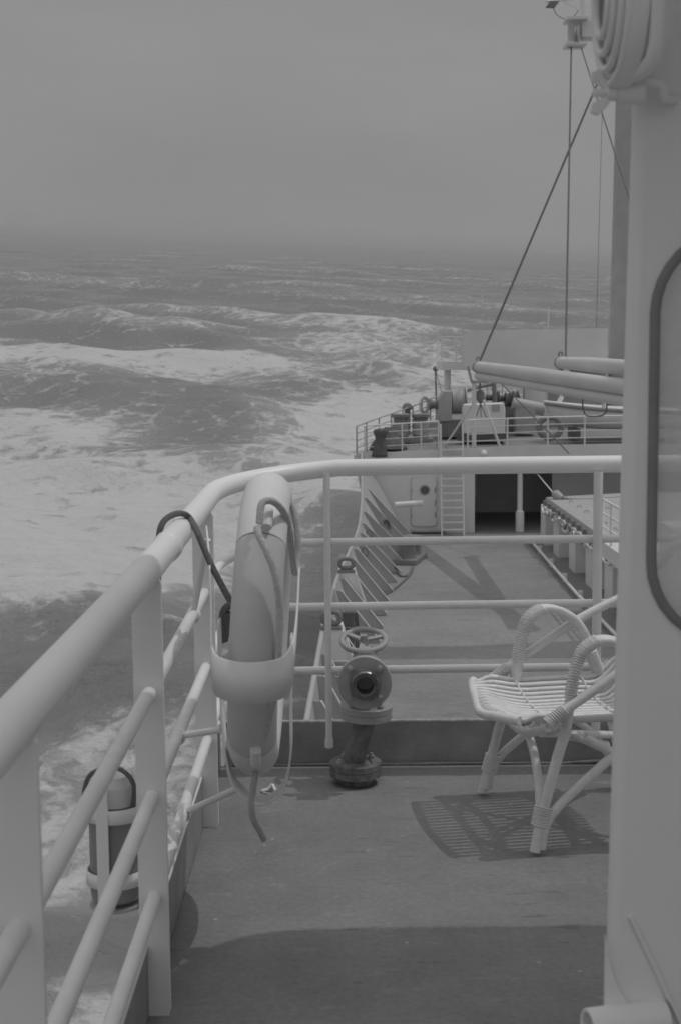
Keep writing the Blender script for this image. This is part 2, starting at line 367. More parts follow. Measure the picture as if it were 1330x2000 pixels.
t = thing('superstructure', 'white painted ship house front under the bridge wing', 'ship house', (8, 0, -5.2))
obj('wall', MB().box((-.38, -3, -5.2), (20, 5.0, -.13)), WHITE, t)
t = thing('wing_roof', 'flat roof with a rounded corner over the bridge wing', 'roof', (1.6, 0, 2.6))
rp = [(3.2, .9, 2.6), (3.2, 3.80, 2.6), (1.25, 3.80, 2.6)]  # unseen roof, its back cut short to let sky light reach the screen
rp += smooth([(1.25, 3.80, 2.6), (1.05, 3.775, 2.6), (.93, 3.69, 2.6), (.85, 3.56, 2.6), (.76, 3.40, 2.6), (.60, 3.27, 2.6), (.42, 3.17, 2.6), (.22, 3.05, 2.6), (.20, .9, 2.6)], 4)[1:]  # left lobe beyond the rounded corner is added to shade the side rail
obj('roof_slab', MB().prism(rp, (0, 0, .1)), WHITE, t)
obj('house_wall', MB().box((1.45, .9, .002), (1.5, 3.2, 2.598)), WHITE, t)

# ------------------------------------------------------------------ bridge wing railing
t = thing('railing', 'white painted pipe railing round the bridge wing corner', 'railing', (-.37, 4.6, 0))
def rail_path(x, z, zf2, r=.30, yf=5.055):
    p = [(x-.004, -2.5, z), (x, .8, z), (x, 2.6, z), (x, 4.1, z+.006)]
    c = []
    for q in range(0, 91, 9):
        a = R(q); c.append((x+r*(1-math.cos(a)), yf-r+r*math.sin(a), z+.012+(zf2-z-.012)*(q/90)**1.0))
    return p + c + [(.5, yf, zf2+.004), (3.2, yf, zf2+.012)]
obj('handrail', MB().tube(rail_path(-.428, 1.026, 1.094, .42), [.034]*6+[.034-.0035*i/9 for i in range(1, 10)]+[.0305]*2, 18), WHITE, t)
for x, z, z2 in ((-.428, .750, .826), (-.428, .512, .592), (-.428, .278, .358)):
    obj('rail', MB().tube(rail_path(x, z, z2, .22), [.0165]*6+[.0165-.0017*i/9 for i in range(1, 10)]+[.0148]*2, 12), WHITE_W, t)
for y in (.5, 1.8, 3.1, 4.4):
    pb = MB(); x0, x1 = -.463, -.396
    pb.prism([(x0, y, -.10), (x0+.035, y, -.10), (x1, y, .015), (x1, y, 1.0), (x1-.006, y, 1.012), (x0+.006, y, 1.012), (x0, y, 1.0)], (0, .012, 0))
    obj('post', pb, WHITE, t, bevel=.002)
for x, rr in ((-.048, .0125), (.915, .0165), (2.0, .0165)):
    pb = MB(); pb.tube([(x, 5.03, .095), (x, 5.03, 1.075)], rr, 14)
    obj('post', pb, WHITE_W, t)
    obj('post_foot', MB().lathe((x, 5.032, .075), (0, 0, 1), [(rr*.75, 0), (rr*1.3, .006), (rr*1.25, .03), (rr, .045)], 12), WHITE_W, t)
for x in (-.372,):      # sleeve joint on the handrail
    obj('rail_sleeve', MB().lathe((-.428, 3.46, 1.028), (0, 1, 0.004), [(.0341, 0), (.0375, .005), (.0375, .05), (.0341, .055)], 20, cap0=False, cap1=False), WHITE, t)

# ------------------------------------------------------------------ lifebuoy in its holder
LB = Vector((-.205, 3.62, .81)); LBR = .328; LBr = .061
t = thing('lifebuoy', 'large lifebuoy with dark sides and pale top held edge-on beside the railing', 'lifebuoy', (LB.x, LB.y, LB.z-LBR-LBr))
def ringp(a, rad=LBR, off=0.0):          # a from top towards the camera; ring leans a little outboard at the foot
    z = math.cos(a)*rad; y = -math.sin(a)*rad
    return LB + Vector((off + z*.06, y, z))
def arc(a0, a1, n=18): return [ringp(R(a0+(a1-a0)*i/n)) for i in range(n+1)]
obj('pale_section', MB().tube(arc(-46, 46), LBr, 22), BUOYWHITE, t)
obj('pale_section', MB().tube(arc(136, 224), LBr, 22), BUOYWHITE, t)
obj('dark_section', MB().tube(arc(46, 136), LBr*.995, 22), ORANGE, t)
obj('dark_section', MB().tube(arc(224, 314), LBr*.995, 22), ORANGE, t)
rp = [at(*q) for q in [(503, 1030, 3.30), (506, 1045, 3.285), (520, 1075, 3.265), (534, 1110, 3.255), (543, 1150, 3.25), (547, 1200, 3.25), (546, 1255, 3.25), (541, 1310, 3.255), (533, 1370, 3.27), (518, 1430, 3.31), (505, 1460, 3.36)]]
obj('grab_rope', MB().tube(smooth(rp, 6), .0088, 10), ROPE, t)
lo = [(507, 1022, 3.315), (510, 990, 3.33), (516, 980, 3.34), (530, 978, 3.35), (545, 988, 3.37), (558, 1008, 3.42), (566, 1040, 3.48), (571, 1080, 3.54), (576, 1118, 3.58), (581, 1095, 3.62), (582, 1050, 3.64), (577, 1010, 3.66), (570, 985, 3.68), (560, 975, 3.70)]
obj('rope_loop', MB().tube(smooth([at(*q) for q in lo], 5), .0088, 10), ROPE, t)
for a in (-48, 45, 137):
    obj('rope_sleeve', MB().tube([ringp(R(a-8), .396, .013), ringp(R(a-4), .399, .013), ringp(R(a), .399, .013)], .0135, 12), BUOYWHITE, t)

t = thing('lifebuoy_holder', 'white flat-bar cradle holding the lifebuoy beside the railing', 'holder', (-.2, 3.5, .39))
def strip_obj(name, path, hw, th, parent, m):    # flat bar standing on edge: half heights hw(i)
    lo = [v3(p)-Vector((0, 0, hw[i])) for i, p in enumerate(path)]; hi = [v3(p)+Vector((0, 0, hw[i])) for i, p in enumerate(path)]
    return obj(name, MB().strip(lo, hi), m, parent, solid=th)
hp = smooth([(-.385, 4.06, 1.0), (-.350, 3.75, .955), (-.322, 3.48, .88), (-.306, 3.30, .80), (-.290, 3.20, .772), (-.250, 3.142, .768), (-.205, 3.128, .766), (-.155, 3.142, .768), (-.124, 3.20, .772), (-.113, 3.30, .80), (-.108, 3.44, .87), (-.107, 3.60, .945), (-.107, 3.78, 1.0)], 6)
n = len(hp); hw = [.011+.036*max(0.0, min(1.0, (.33-abs(i/(n-1)-.50))/.13)) for i in range(n)]
strip_obj('hoop', hp, hw, .005, t, WHITE)
up_ = smooth([(-.125, 3.50, .80), (-.128, 3.49, .62), (-.130, 3.48, .50), (-.150, 3.475, .42), (-.20, 3.47, .385), (-.255, 3.475, .41), (-.285, 3.48, .47), (-.300, 3.49, .62), (-.305, 3.50, .84)], 5)
obj('under_strap', MB().strip([p+Vector((0, -.035, 0)) for p in up_], [p+Vector((0, .035, 0)) for p in up_]), WHITE, t, solid=.005)
for p, q in [((-.428, 4.05, .75), (-.372, 3.95, .985)), ((-.428, 3.62, .512), (-.303, 3.50, .56)), ((-.428, 3.70, .278), (-.26, 3.50, .41))]:
    obj('bracket_rod', MB().tube([p, q], .009, 10), WHITE_W, t)
for y, z, x in [(4.05, .75, -.428), (3.62, .512, -.428), (3.70, .278, -.428)]:
    obj('clamp', MB().lathe((x, y-.02, z), (0, 1, 0), [(.0166, 0), (.022, .003), (.022, .037), (.0166, .04)], 14, cap0=False, cap1=False), WHITE_W, t)

pr = smooth([(-.245, 3.60, .80), (-.285, 3.50, .905), (-.318, 3.42, 1.0), (-.342, 3.34, 1.09), (-.36, 3.30, 1.128), (-.388, 3.26, 1.132), (-.412, 3.235, 1.105), (-.418, 3.225, 1.02), (-.419, 3.22, .86), (-.420, 3.21, .70), (-.424, 3.20, .56), (-.432, 3.18, .44), (-.436, 3.17, .30), (-.437, 3.165, .19)], 6)
pr = [Vector((0, 0, EYE))+(p-Vector((0, 0, EYE)))*(1+.15*min(1, i/22)) for i, p in enumerate(pr)]
o = obj('lanyard', MB().tube(pr, .0085, 10), DARKROPE, loc=(-.50, 3.64, -.01)); tag(o, 'dark rope looped over the top handrail and hanging down outside it', 'rope')
kn = smooth([(-.262, 3.57, .86), (-.285, 3.56, .865), (-.30, 3.57, .845), (-.305, 3.58, .81), (-.30, 3.59, .77), (-.295, 3.585, .80), (-.29, 3.57, .84), (-.27, 3.56, .835)], 5)
o = obj('rope_knot', MB().tube(kn, .010, 8), DARKROPE, loc=(-.31, 3.55, .76)); tag(o, 'dark knotted rope end tucked behind the lifebuoy', 'rope')
tl = smooth([(-.215, 3.43, .47), (-.225, 3.40, .40), (-.220, 3.40, .36), (-.208, 3.41, .33), (-.196, 3.42, .30)], 6)
o = obj('tail_rope', MB().tube(tl, .008, 8), MIDGREY, loc=(-.2, 3.5, 0)); tag(o, 'short grey rope tail hanging from the foot of the lifebuoy', 'rope')

# ------------------------------------------------------------------ lifebuoy light canister outside the rail
cx, cy = -.565, 3.42
t = thing('signal_canister', 'dark cylindrical lifebuoy smoke signal hung outside the railing', 'canister', (cx, cy, .14))
obj('body', MB().lathe((cx, cy, .15), (0, 0, 1), [(.045, 0), (.062, .012), (.064, .03), (.064, .23), (.06, .245)], 28), mat('canister_dark', .3, .35, .1, 6), t)
obj('cap', MB().lathe((cx, cy, .397), (0, 0, 1), [(.05, 0), (.052, .05), (.044, .075), (.02, .085)], 24), PALE, t)
obj('cord', MB().tube(smooth([(cx+.05, cy-.03, .40), (cx+.055, cy-.045, .46), (cx+.02, cy-.05, .50), (cx-.05, cy-.02, .48), (cx-.075, cy, .42), (cx-.07, cy-.01, .36)], 5), .006, 8), DARKROPE, t)
t = thing('canister_bracket', 'white two-hoop bracket clasping the dark canister outside the railing', 'bracket', (cx, cy, .14))
for z in (.365, .20):
    hp = [(cx+.072*math.cos(a), cy+.072*math.sin(a)) for a in [2*math.pi*i/28 for i in range(29)]]
    obj('hoop', MB().strip([(x, y, z) for x, y in hp], [(x, y, z+.035) for x, y in hp]), WHITE, t, solid=.004)
for a in (R(-105), R(75)):
    x, y = cx+.0745*math.cos(a), cy+.0745*math.sin(a); tx = Vector((-math.sin(a), math.cos(a), 0))*.0155
    obj('strap', MB().strip([(x-tx.x, y-tx.y, .125), (x-tx.x, y-tx.y, .46)], [(x+tx.x, y+tx.y, .125), (x+tx.x, y+tx.y, .46)], False), WHITE, t, solid=.004)
obj('arm', MB().bar((cx+.07, cy, .38), (-.428, cy, .30), .02, .008), WHITE, t)
obj('foot_plate', MB().lathe((cx, cy, .138), (0, 0, 1), [(.066, 0), (.066, .008)], 24), MIDGREY, t)

# ------------------------------------------------------------------ fire hydrant
t = thing('fire_hydrant', 'grey flanged fire hydrant valve with handwheel by the front coaming', 'hydrant', (.05, 4.86, 0))
def bolts(name, c, ax, rad, h, n, parent, rot=0.0, size=.011):
    d = v3(ax).normalized(); ref = Vector((0, 0, 1)) if abs(d.z) < .9 else Vector((0, 1, 0)); x = d.cross(ref).normalized(); y = d.cross(x)
    for k in range(n):
        a = rot+2*math.pi*k/n; p = v3(c)+(x*math.cos(a)+y*math.sin(a))*rad
        obj(name, MB().lathe(p, d, [(size, 0), (size, h), (size*.55, h+.001), (size*.55, h+.008)], 6, False), VALVE, parent)
bc = Vector((.045, 4.86, 0)); uc = Vector((.082, 4.865, 0)); oc = Vector((.078, 4.775, .382))
b1 = obj('base_flange', MB().lathe(bc+Vector((0, 0, .002)), (0, 0, 1), [(.06, 0), (.06, .026), (.091, .028), (.091, .048), (.088, .05), (.088, .052), (.091, .054), (.091, .074), (.088, .077)], 36), RUSTY, t)
bolts('bolt', bc+Vector((0, 0, .077)), (0, 0, 1), .068, .011, 4, b1, .6)
obj('riser_pipe', MB().tube(smooth([bc+Vector((0, 0, .07)), bc+Vector((.002, 0, .12)), uc+Vector((-.012, 0, .19)), uc+Vector((0, 0, .25))], 5), .038, 22), RUSTY, t)
b2 = obj('valve_flange', MB().lathe(uc+Vector((0, 0, .232)), (.04, -.03, 1), [(.088, 0), (.091, .003), (.091, .022), (.088, .024), (.088, .0255), (.091, .027), (.091, .046), (.088, .049)], 36), VALVE, t)
bolts('bolt', uc+Vector((.002, -.002, .281)), (.04, -.03, 1), .07, .01, 4, b2, .75)
obj('valve_body', MB().lathe(uc+Vector((.0, .005, .27)), (0, .02, 1), [(.05, 0), (.062, .03), (.075, .075), (.078, .11), (.07, .145), (.048, .17), (.04, .19), (.04, .2)], 26), VALVE, t)
obj('outlet_neck', MB().lathe(uc+Vector((0, .0, .382)), (0, -1, 0), [(.055, 0), (.055, .075)], 24), VALVE, t)
b3 = obj('outlet_flange', MB().lathe(oc, (0, -1, .02), [(.09, 0), (.0925, .003), (.0925, .02), (.0895, .0235), (.05, .0236)], 40, cap1=False), VALVE, t)
bolts('bolt', oc+Vector((0, -.0235, .0005)), (0, -1, .02), .071, .009, 4, b3, R(45), .0115)
cp = obj('hose_coupling', MB().lathe(oc+Vector((0, -.02, 0)), (0, -1, .02), [(.054, 0), (.054, .012), (.05, .014), (.05, .05), (.046, .055), (.04, .055), (.038, .048), (.03, .046), (.028, .03), (.028, -.03)], 36, cap0=False, cap1=False), mat('brass_coupling', .2, .35, .25, 30, .2, 60, .6, .6), t)
obj('bore', MB().lathe(oc+Vector((0, .02, 0)), (0, -1, 0), [(.0285, 0), (.0285, .004)], 20), BLACK, cp)
for a in (40, 160, 280):
    p = oc+Vector((math.cos(R(a))*.048, -.07, math.sin(R(a))*.048)); q = oc+Vector((math.cos(R(a+26))*.048, -.07, math.sin(R(a+26))*.048))
    obj('lug', MB().bar(p, q, .012, .014, (0, 1, 0)), mat('brass_coupling', .2), cp)
wc = Vector((.078, 4.925, .495)); wa = Vector((-.02, -.34, 1)).normalized()
wx = wa.cross(Vector((0, 1, 0))).normalized(); wy = wa.cross(wx)
obj('valve_stem', MB().tube([uc+Vector((0, .02, .46)), wc+wa*.012], .013, 14), RUSTY, t)
obj('bonnet', MB().lathe(uc+Vector((0, .012, .44)), wa, [(.042, 0), (.042, .014), (.024, .018), (.02, .04)], 8, False), VALVE, t)
hwl = obj('handwheel', MB().tube([wc+(wx*math.cos(a)+wy*math.sin(a))*.077 for a in [2*math.pi*i/40 for i in range(40)]], .0105, 12, closed=True), VALVE, t)
for a in (R(80), R(200), R(320)):
    d = wx*math.cos(a)+wy*math.sin(a); obj('spoke', MB().bar(wc+d*.004, wc+d*.074, .017, .009, wa), VALVE, hwl)
obj('hub', MB().lathe(wc-wa*.012, wa, [(.018, 0), (.018, .02), (.011, .021), (.011, .032)], 12), VALVE, hwl)

# deck scupper with a scrap of rag
t = thing('deck_scupper', 'small round drain hole in the wing deck near the hydrant', 'drain', (-.25, 4.72, 0))
sc = onz(530, 1546, 0)
t.location = (sc.x, sc.y, 0)
obj('rim', MB().lathe((sc.x, sc.y, .0015), (0, 0, 1), [(.036, 0), (.035, .003), (.027, .0032)], 24, cap0=False, cap1=False), MIDGREY, t)
obj('hole', MB().lathe((sc.x, sc.y, .0012), (0, 0, 1), [(.030, 0), (.030, .0012)], 20), BLACK, t)
rg = smooth([(sc.x-.034, sc.y-.012, .006), (sc.x-.012, sc.y-.012, .010), (sc.x+.004, sc.y-.008, .026), (sc.x+.012, sc.y-.022, .018), (sc.x+.022, sc.y-.040, .005)], 4)
o = obj('rag', MB().tube(rg, [.003]+[.0055]*(len(rg)-2)+[.003], 7), WHITE, loc=(sc.x, sc.y, 0)); tag(o, 'scrap of white rag poking out of the deck drain', 'rag')

# ------------------------------------------------------------------ rattan armchair
CB = Vector((.5225, 4.413, 0)); CF = Vector((-.986, -.164, 0)); CL = Vector((.164, -.986, 0))
def ch(a, b, z): return CB + CF*a + CL*b + Vector((0, 0, z))
def chp(u, v, b):                         # measured point of the photograph in the chair's side plane b
    d = ray(u, v); t_ = (b-CL.dot(Vector((0, 0, EYE))-CB))/CL.dot(d); return Vector((0, 0, EYE))+d*t_
t = thing('rattan_armchair', 'white painted rattan armchair with looped arms standing on the wing deck', 'armchair', (CB.x, CB.y, 0))
NC = 19
def seat_z(a, b):
    q = abs(b)/.27; front = max(0, (a+.02)/.09)
    return .352 + .055*q**2.2 + .030*max(0, a+.10)/.17 - .03*front**3*(1-q)
for i in range(NC):
    b = -.262+.524*i/(NC-1); k = 1-abs(b)/.27
    fr = .035+.045*k**.6
    pts = [ch(fr, b*.99, .400+.01*(1-k)-.03*k), ch(fr-.02, b, .400-.018*k+.005)]
    for a in (-.02, -.10, -.20, -.30, -.38): pts.append(ch(a, b*(1-.0*a), seat_z(a, b)))
    pts += [ch(-.44, b, .40+.05*(abs(b)/.27)), ch(-.485, b*.99, .50), ch(-.53, b*.97, .62), ch(-.57, b*.94, .74), ch(-.60, b*.9, .80-.6*b*b)]
    obj('seat_cane', MB().tube(smooth(pts, 3), .0092, 7), CANE, t)
fr = [ch(.035+.048*(1-abs(b)/.27)**.6+.004, b, .395+.012*(abs(b)/.27)-.028*(1-abs(b)/.27)) for b in [-.27, -.25, -.2, -.12, 0, .12, .2, .25, .27]]
obj('front_rim', MB().tube(smooth(fr, 4), .014, 10), CANE, t)
for a in (-.10, -.33):
    obj('cross_tie', MB().tube(smooth([ch(a, b, seat_z(a, b)+.009+.003*((j % 2)*2-1)) for j, b in enumerate([-.25+.0286*i for i in range(18)])], 3), .003, 6), CANE, t)
    obj('seat_bearer', MB().tube([ch(a, -.275, .385), ch(a, -.14, .335), ch(a, .14, .335), ch(a, .275, .385)], .0135, 10), CANE, t)
def coil(name, path, r, wires=.0030):
    P = [v3(p) for p in path]; ln = sum((P[i+1]-P[i]).length for i in range(len(P)-1)); nt_ = max(4, int(ln/.0066)); mb = MB()
    for k in range(nt_):
        s_ = (k+.5)/nt_*(len(P)-1); i = min(int(s_), len(P)-2); c = P[i].lerp(P[i+1], s_-i); d = (P[i+1]-P[i]).normalized()
        x = d.cross(Vector((.3, .5, .8))).normalized(); y = d.cross(x)
        mb.tube([c+(x*math.cos(q)+y*math.sin(q))*r+d*.002*math.sin(q) for q in [2*math.pi*m_/12 for m_ in range(12)]], wires, 5, closed=True)
    return obj(name, mb, CANE, t)
far = [(1001, 1338), (1006, 1300), (1012, 1258), (1024, 1214), (1044, 1193), (1066, 1187), (1092, 1193), (1118, 1210), (1135, 1235), (1148, 1268), (1160, 1300), (1170, 1330)]
B = -.285
F1 = smooth([chp(u, v, B) for u, v in far], 4); F2 = [p+CL*.024+Vector((.004, 0, .001)) for p in F1]
def mirror(p, shift=Vector((0, 0, 0))):
    q = p-CB; b = q.dot(CL); return p-CL*(2*b)+shift
N1 = [mirror(p) for p in F1]; N2 = [mirror(p) for p in F2]
for P in (F1, F2, N1, N2): obj('arm_loop', MB().tube(P, .0135, 12), CANE, t)
for P in (F1, F2, N1, N2):
    coil('arm_binding', P[5:19], .0150); coil('arm_binding', P[-9:-2], .0150)
sr = smooth([chp(u, v, -.30) for u, v in [(962, 1326), (985, 1308), (1010, 1290), (1060, 1256), (1115, 1218), (1165, 1190), (1215, 1166)]], 3)
SN = [mirror(p) for p in sr]
for P in (sr, SN):
    obj('side_rail', MB().tube(P, .0155, 12), CANE, t); coil('rail_binding', P[0:5], .0185)
top = sr[-1]; tn = SN[-1]; back = CF*-.06
obj('back_rim', MB().tube(smooth([sr[-2], top, top+CF*-.13+Vector((0, 0, .10)), ch(-.60, -.12, .86), ch(-.62, 0, .88), ch(-.60, .12, .86), tn+CF*-.13+Vector((0, 0, .10)), tn, SN[-2]], 4), .0155, 12), CANE, t)
for b0, lead in ((-1, F1[0]), (1, N1[0])):
    foot = ch(0, .30*b0, .012)
    up1 = lead
    obj('leg', MB().tube(smooth([foot, ch(-.03, .29*b0, .14), ch(-.075, .285*b0, .30), up1], 4), .0165, 12), CANE, t)
    obj('leg_brace', MB().tube(smooth([ch(-.008, .285*b0, .03), ch(-.025, .265*b0, .15), ch(-.03, .20*b0, .27), ch(-.03, .11*b0, .34)], 4), .0135, 10), CANE, t)
    obj('leg_brace', MB().tube(smooth([ch(-.02, .30*b0, .02), ch(-.05, .297*b0, .12), ch(-.20, .285*b0, .25), ch(-.36, .27*b0, .37)], 4), .0145, 10), CANE, t)
    coil('leg_binding', [ch(-.020, .288*b0, .085), ch(-.034, .283*b0, .145)], .0275 if b0 > 0 else .0245, .0034)
    rf = ch(-.50, .27*b0, .012)
    obj('leg', MB().tube(smooth([rf, ch(-.47, .27*b0, .15), ch(-.43, .27*b0, .33), ch(-.44, .285*b0, .45)], 4), .0165, 12), CANE, t)
    obj('leg_brace', MB().tube(smooth([ch(-.48, .27*b0, .06), ch(-.36, .27*b0, .22), ch(-.16, .28*b0, .35)], 4), .0135, 10), CANE, t)
    coil('leg_binding', [ch(-.487, .27*b0, .075), ch(-.475, .27*b0, .13)], .026, .004)
obj('under_brace', MB().tube([ch(-.06, .16, .335), ch(-.44, -.25, .20)], .013, 10), CANE, t)
obj('under_brace', MB().tube([ch(-.06, -.16, .335), ch(-.44, .25, .20)], .013, 10), CANE, t)
obj('under_brace', MB().tube([ch(-.06, .10, .33), ch(-.42, -.24, .17)], .012, 10), CANE, t)
obj('front_bearer', MB().tube(smooth([ch(-.03, -.27, .37), ch(-.02, -.12, .33), ch(-.02, .12, .33), ch(-.045, .283, .385)], 4), .014, 10), CANE, t)

# ------------------------------------------------------------------ screen with window at the right
t = thing('wing_screen', 'tall white steel wind screen with a rounded window beside the wing', 'screen', (.9, 2.0, 0))
XL = .394; YS = 2.0; TH = .035
wx0, wx1, wz0, wz1, wr = .438, 1.15, 1.085, 1.668, .115
def rrect(x0, x1, z0, z1, r, y, n=8):
    out = []
    for cx_, cz_, a0 in ((x1-r, z1-r, 0), (x0+r, z1-r, 90), (x0+r, z0+r, 180), (x1-r, z0+r, 270)):
        for i in range(n+1):
            a = R(a0+90*i/n); out.append(Vector((cx_+r*math.cos(a), y, cz_+r*math.sin(a))))
    return out
inner = rrect(wx0, wx1, wz0, wz1, wr, YS); nI = len(inner)
def outer_pt(p):                         # match each window point with one on the plate's outline
    c = Vector(((wx0+wx1)/2, YS, (wz0+wz1)/2)); d = p-c
    sx_ = ((1.45 if d.x > 0 else XL+.018)-c.x)/d.x if abs(d.x) > 1e-6 else 1e9
    sz_ = ((2.598 if d.z > 0 else .012)-c.z)/d.z if abs(d.z) > 1e-6 else 1e9
    return c+d*min(abs(sx_), abs(sz_))
XT = .376+.0175*2.598+.018; XB = .376+.018
rect = [Vector((1.45, YS, 2.598)), Vector((XT, YS, 2.598)), Vector((XB, YS, .012)), Vector((1.45, YS, .012))]
plate = MB()
for y in (YS, YS+TH):
    vs = [Vector((p.x, y, p.z)) for p in inner]+[Vector((p.x, y, p.z)) for p in rect]
    fs = []
    m8 = nI//4
    for q in range(4):
        for i in range(m8-1): fs.append((q*m8+i, q*m8+i+1, nI+q))
        fs.append((q*m8+m8-1, (q*m8+m8) % nI, nI+(q+1) % 4, nI+q))
    if y > YS: fs = [f[::-1] for f in fs]
    plate.add(vs, fs)
plate.strip([Vector((p.x, YS, p.z)) for p in inner+inner[:1]], [Vector((p.x, YS+TH, p.z)) for p in inner+inner[:1]])
obj('plate', plate, WHITE, t)
obj('rounded_edge', MB().tube([(XB, YS+.0175, .005), (XT, YS+.0175, 2.598)], .0182, 16), WHITE, t)
win = obj('window_gasket', MB().tube(rrect(wx0+.002, wx1-.002, wz0+.002, wz1-.002, wr, YS-.001), .0075, 10, closed=True), RUBBER, t)
gm = bpy.data.materials.new('salt_dulled_glass'); gm.use_nodes = True; g = gm.node_tree
gb = g.nodes['Principled BSDF']; gb.inputs['Base Color'].default_value = (.88, .88, .88, 1); gb.inputs['Roughness'].default_value = .25
gt = g.nodes.new('ShaderNodeBsdfTransparent'); gt.inputs[0].default_value = (.96, .96, .96, 1)
gx = g.nodes.new('ShaderNodeMixShader'); gn = g.nodes.new('ShaderNodeTexNoise'); gn.inputs['Scale'].default_value = 3.5; gn.inputs['Detail'].default_value = 7
gco = g.nodes.new('ShaderNodeTexCoord'); gmp = g.nodes.new('ShaderNodeMapping'); gmp.inputs['Scale'].default_value = (.6, 1, 2.0); g.links.new(gco.outputs['Object'], gmp.inputs[0]); g.links.new(gmp.outputs[0], gn.inputs['Vector'])
gr_ = g.nodes.new('ShaderNodeMapRange'); gr_.inputs[1].default_value = .3; gr_.inputs[2].default_value = .7; gr_.inputs[3].default_value = .45; gr_.inputs[4].default_value = .62
g.links.new(gn.outputs[0], gr_.inputs[0]); g.links.new(gr_.outputs[0], gx.inputs[0]); g.links.new(gt.outputs[0], gx.inputs[1]); g.links.new(gb.outputs[0], gx.inputs[2])
g.links.new(gx.outputs[0], g.nodes['Material Output'].inputs[0])
obj('window_pane', MB().prism(rrect(wx0+.001, wx1-.001, wz0+.001, wz1-.001, wr-.001, YS+.014), (0, .006, 0)), gm, t)
# foot knee, raked seam and drain pipe of the screen
kn = [(.380, YS-.012, .655), (.384, YS-.012, .62), (.397, YS-.012, .58), (.425, YS-.012, .53), (.47, YS-.012, .47), (.60, YS-.012, .34), (.60, YS-.012, .005), (.381, YS-.012, .005)]
obj('knee_plate', MB().prism(kn, (0, .012, 0)), WHITE, t, bevel=.004)
obj('raked_seam', MB().tube([(.417, YS-.004, .68), (.455, YS-.004, .60), (.52, YS-.004, .455)], .0035, 8), WHITE, t)
pp = MB(); pp.lathe((.352, 1.97, .522), (1, .25, 0), [(.0215, .10), (.0215, .002), (.0235, 0), (.027, 0), (.0285, .002), (.0285, .12)], 26, cap0=False, cap1=False)
obj('drain_pipe', pp, WHITE, t)

# searchlight on its bracket
t = thing('searchlight', 'white drum searchlight with ribbed face on a yoke above the screen', 'searchlight', (.40, 1.95, 1.80))
lc = at(1206, 8, 1.93); ax = Vector((-1, -.03, .02)).normalized()
obj('housing', MB().lathe(lc, -ax, [(.104, -.004), (.107, 0), (.107, .018), (.101, .020), (.099, .034), (.088, .050), (.066, .062), (.035, .069), (.012, .071)], 36), WHITE, t)
for r_, h_ in ((.100, .006), (.082, .012), (.062, .017), (.040, .020)):
    obj('face_ring', MB().tube([lc+ax*h_+(Vector((0, 0, 1))*math.cos(q)+ax.cross(Vector((0, 0, 1)))*math.sin(q))*r_ for q in [2*math.pi*i/40 for i in range(40)]], .0055, 8, closed=True), WHITE, t)
obj('lens', MB().lathe(lc, ax, [(.098, .001), (.06, .012), (.001, .017)], 36, cap0=False, cap1=False), mat('lens_glass', .5, .12, .03, 5, spec=.6), t)
yk = at(1222, 172, 1.95)
obj('yoke', MB().tube(smooth([lc+Vector((.03, -.112, .0)), lc+Vector((.03, -.08, -.085)), yk+Vector((-.005, 0, .012)), lc+Vector((.03, .08, -.085)), lc+Vector((.03, .112, 0))], 5), .010, 10), WHITE, t)
nb = obj('pivot_boss', MB().lathe(at(1205, 180, 1.95), (1, 0, 0), [(.014, 0), (.016, .004), (.016, .035)], 14), WHITE, t)
wn = at(1190, 181, 1.95)
wg = obj('wing_nut', MB().lathe(wn, (-1, 0, 0), [(.012, -.01), (.010, .004), (.006, .005), (.006, .022)], 12), WHITE, t)
for dz in (1, -1):
    obj('wing', MB().prism([wn+Vector((0, -.003, 0)), wn+Vector((-.012, -.003, dz*.008)), wn+Vector((-.024, -.004, dz*.014)), wn+Vector((-.026, -.004, dz*.026)), wn+Vector((-.015, -.004, dz*.030)), wn+Vector((.0, -.003, dz*.014))], (0, .008, 0)), WHITE, wg, bevel=.0015)
obj('bracket_arm', MB().tube(smooth([at(1240, 158, 1.95), at(1270, 160, 1.955), at(1292, 168, 1.96), at(1296, 190, 1.965), at(1312, 194, 1.985), at(1318, 194, 2.01)], 4), .0075, 10), WHITE, t)

# ------------------------------------------------------------------ main deck, hull and bulwark
ZM = -5.2; YF = 52.6
FOOT = [(4.9, -.40), (15, -.38), (25, -.27), (31, .15), (35, .45), (39.1, .79), (43.3, 1.23), (47, 1.7), (52.6, 2.45)]
TOP = [(4.9, -.62), (15, -.60), (20.6, -.53), (28, -.36), (34, -.10), (40, .34), (44, .58), (48, .74), (52.6, .80)]
def lin(tab, y):
    for (y0, a), (y1, b) in zip(tab, tab[1:]):
        if y <= y1: return a+(b-a)*(y-y0)/(y1-y0)
    return tab[-1][1]
def ztop(y): return -3.9 if y < 42 else -3.9 + 1.75*((y-42)/10.6)**2.2
def zf(x, y):  return -2.28 + .047*(y-YF) + .34*(1-((10.8-x)/10.4)**2)
ys = [4.9+(YF-4.9)*i/40 for i in range(41)]
dm = MB(); dm.add([(lin(FOOT, y)-.05, y, ZM) for y in ys]+[(21.6-lin(FOOT, y)+.05, y, ZM) for y in ys]+[], [(i, 41+i, 42+i, i+1) for i in range(40)])
dm.add([(2.2, YF-.2, ZM+.003), (19.4, YF-.2, ZM+.003), (19.4, 62, ZM+.003), (4.0, 62, ZM+.003)], [(0, 1, 2, 3)])
o = obj('main_deck', dm, FARDECK, loc=(10, 30, ZM)); tag(o, 'grey painted main deck ahead of the bridge', 'deck', kind='structure')

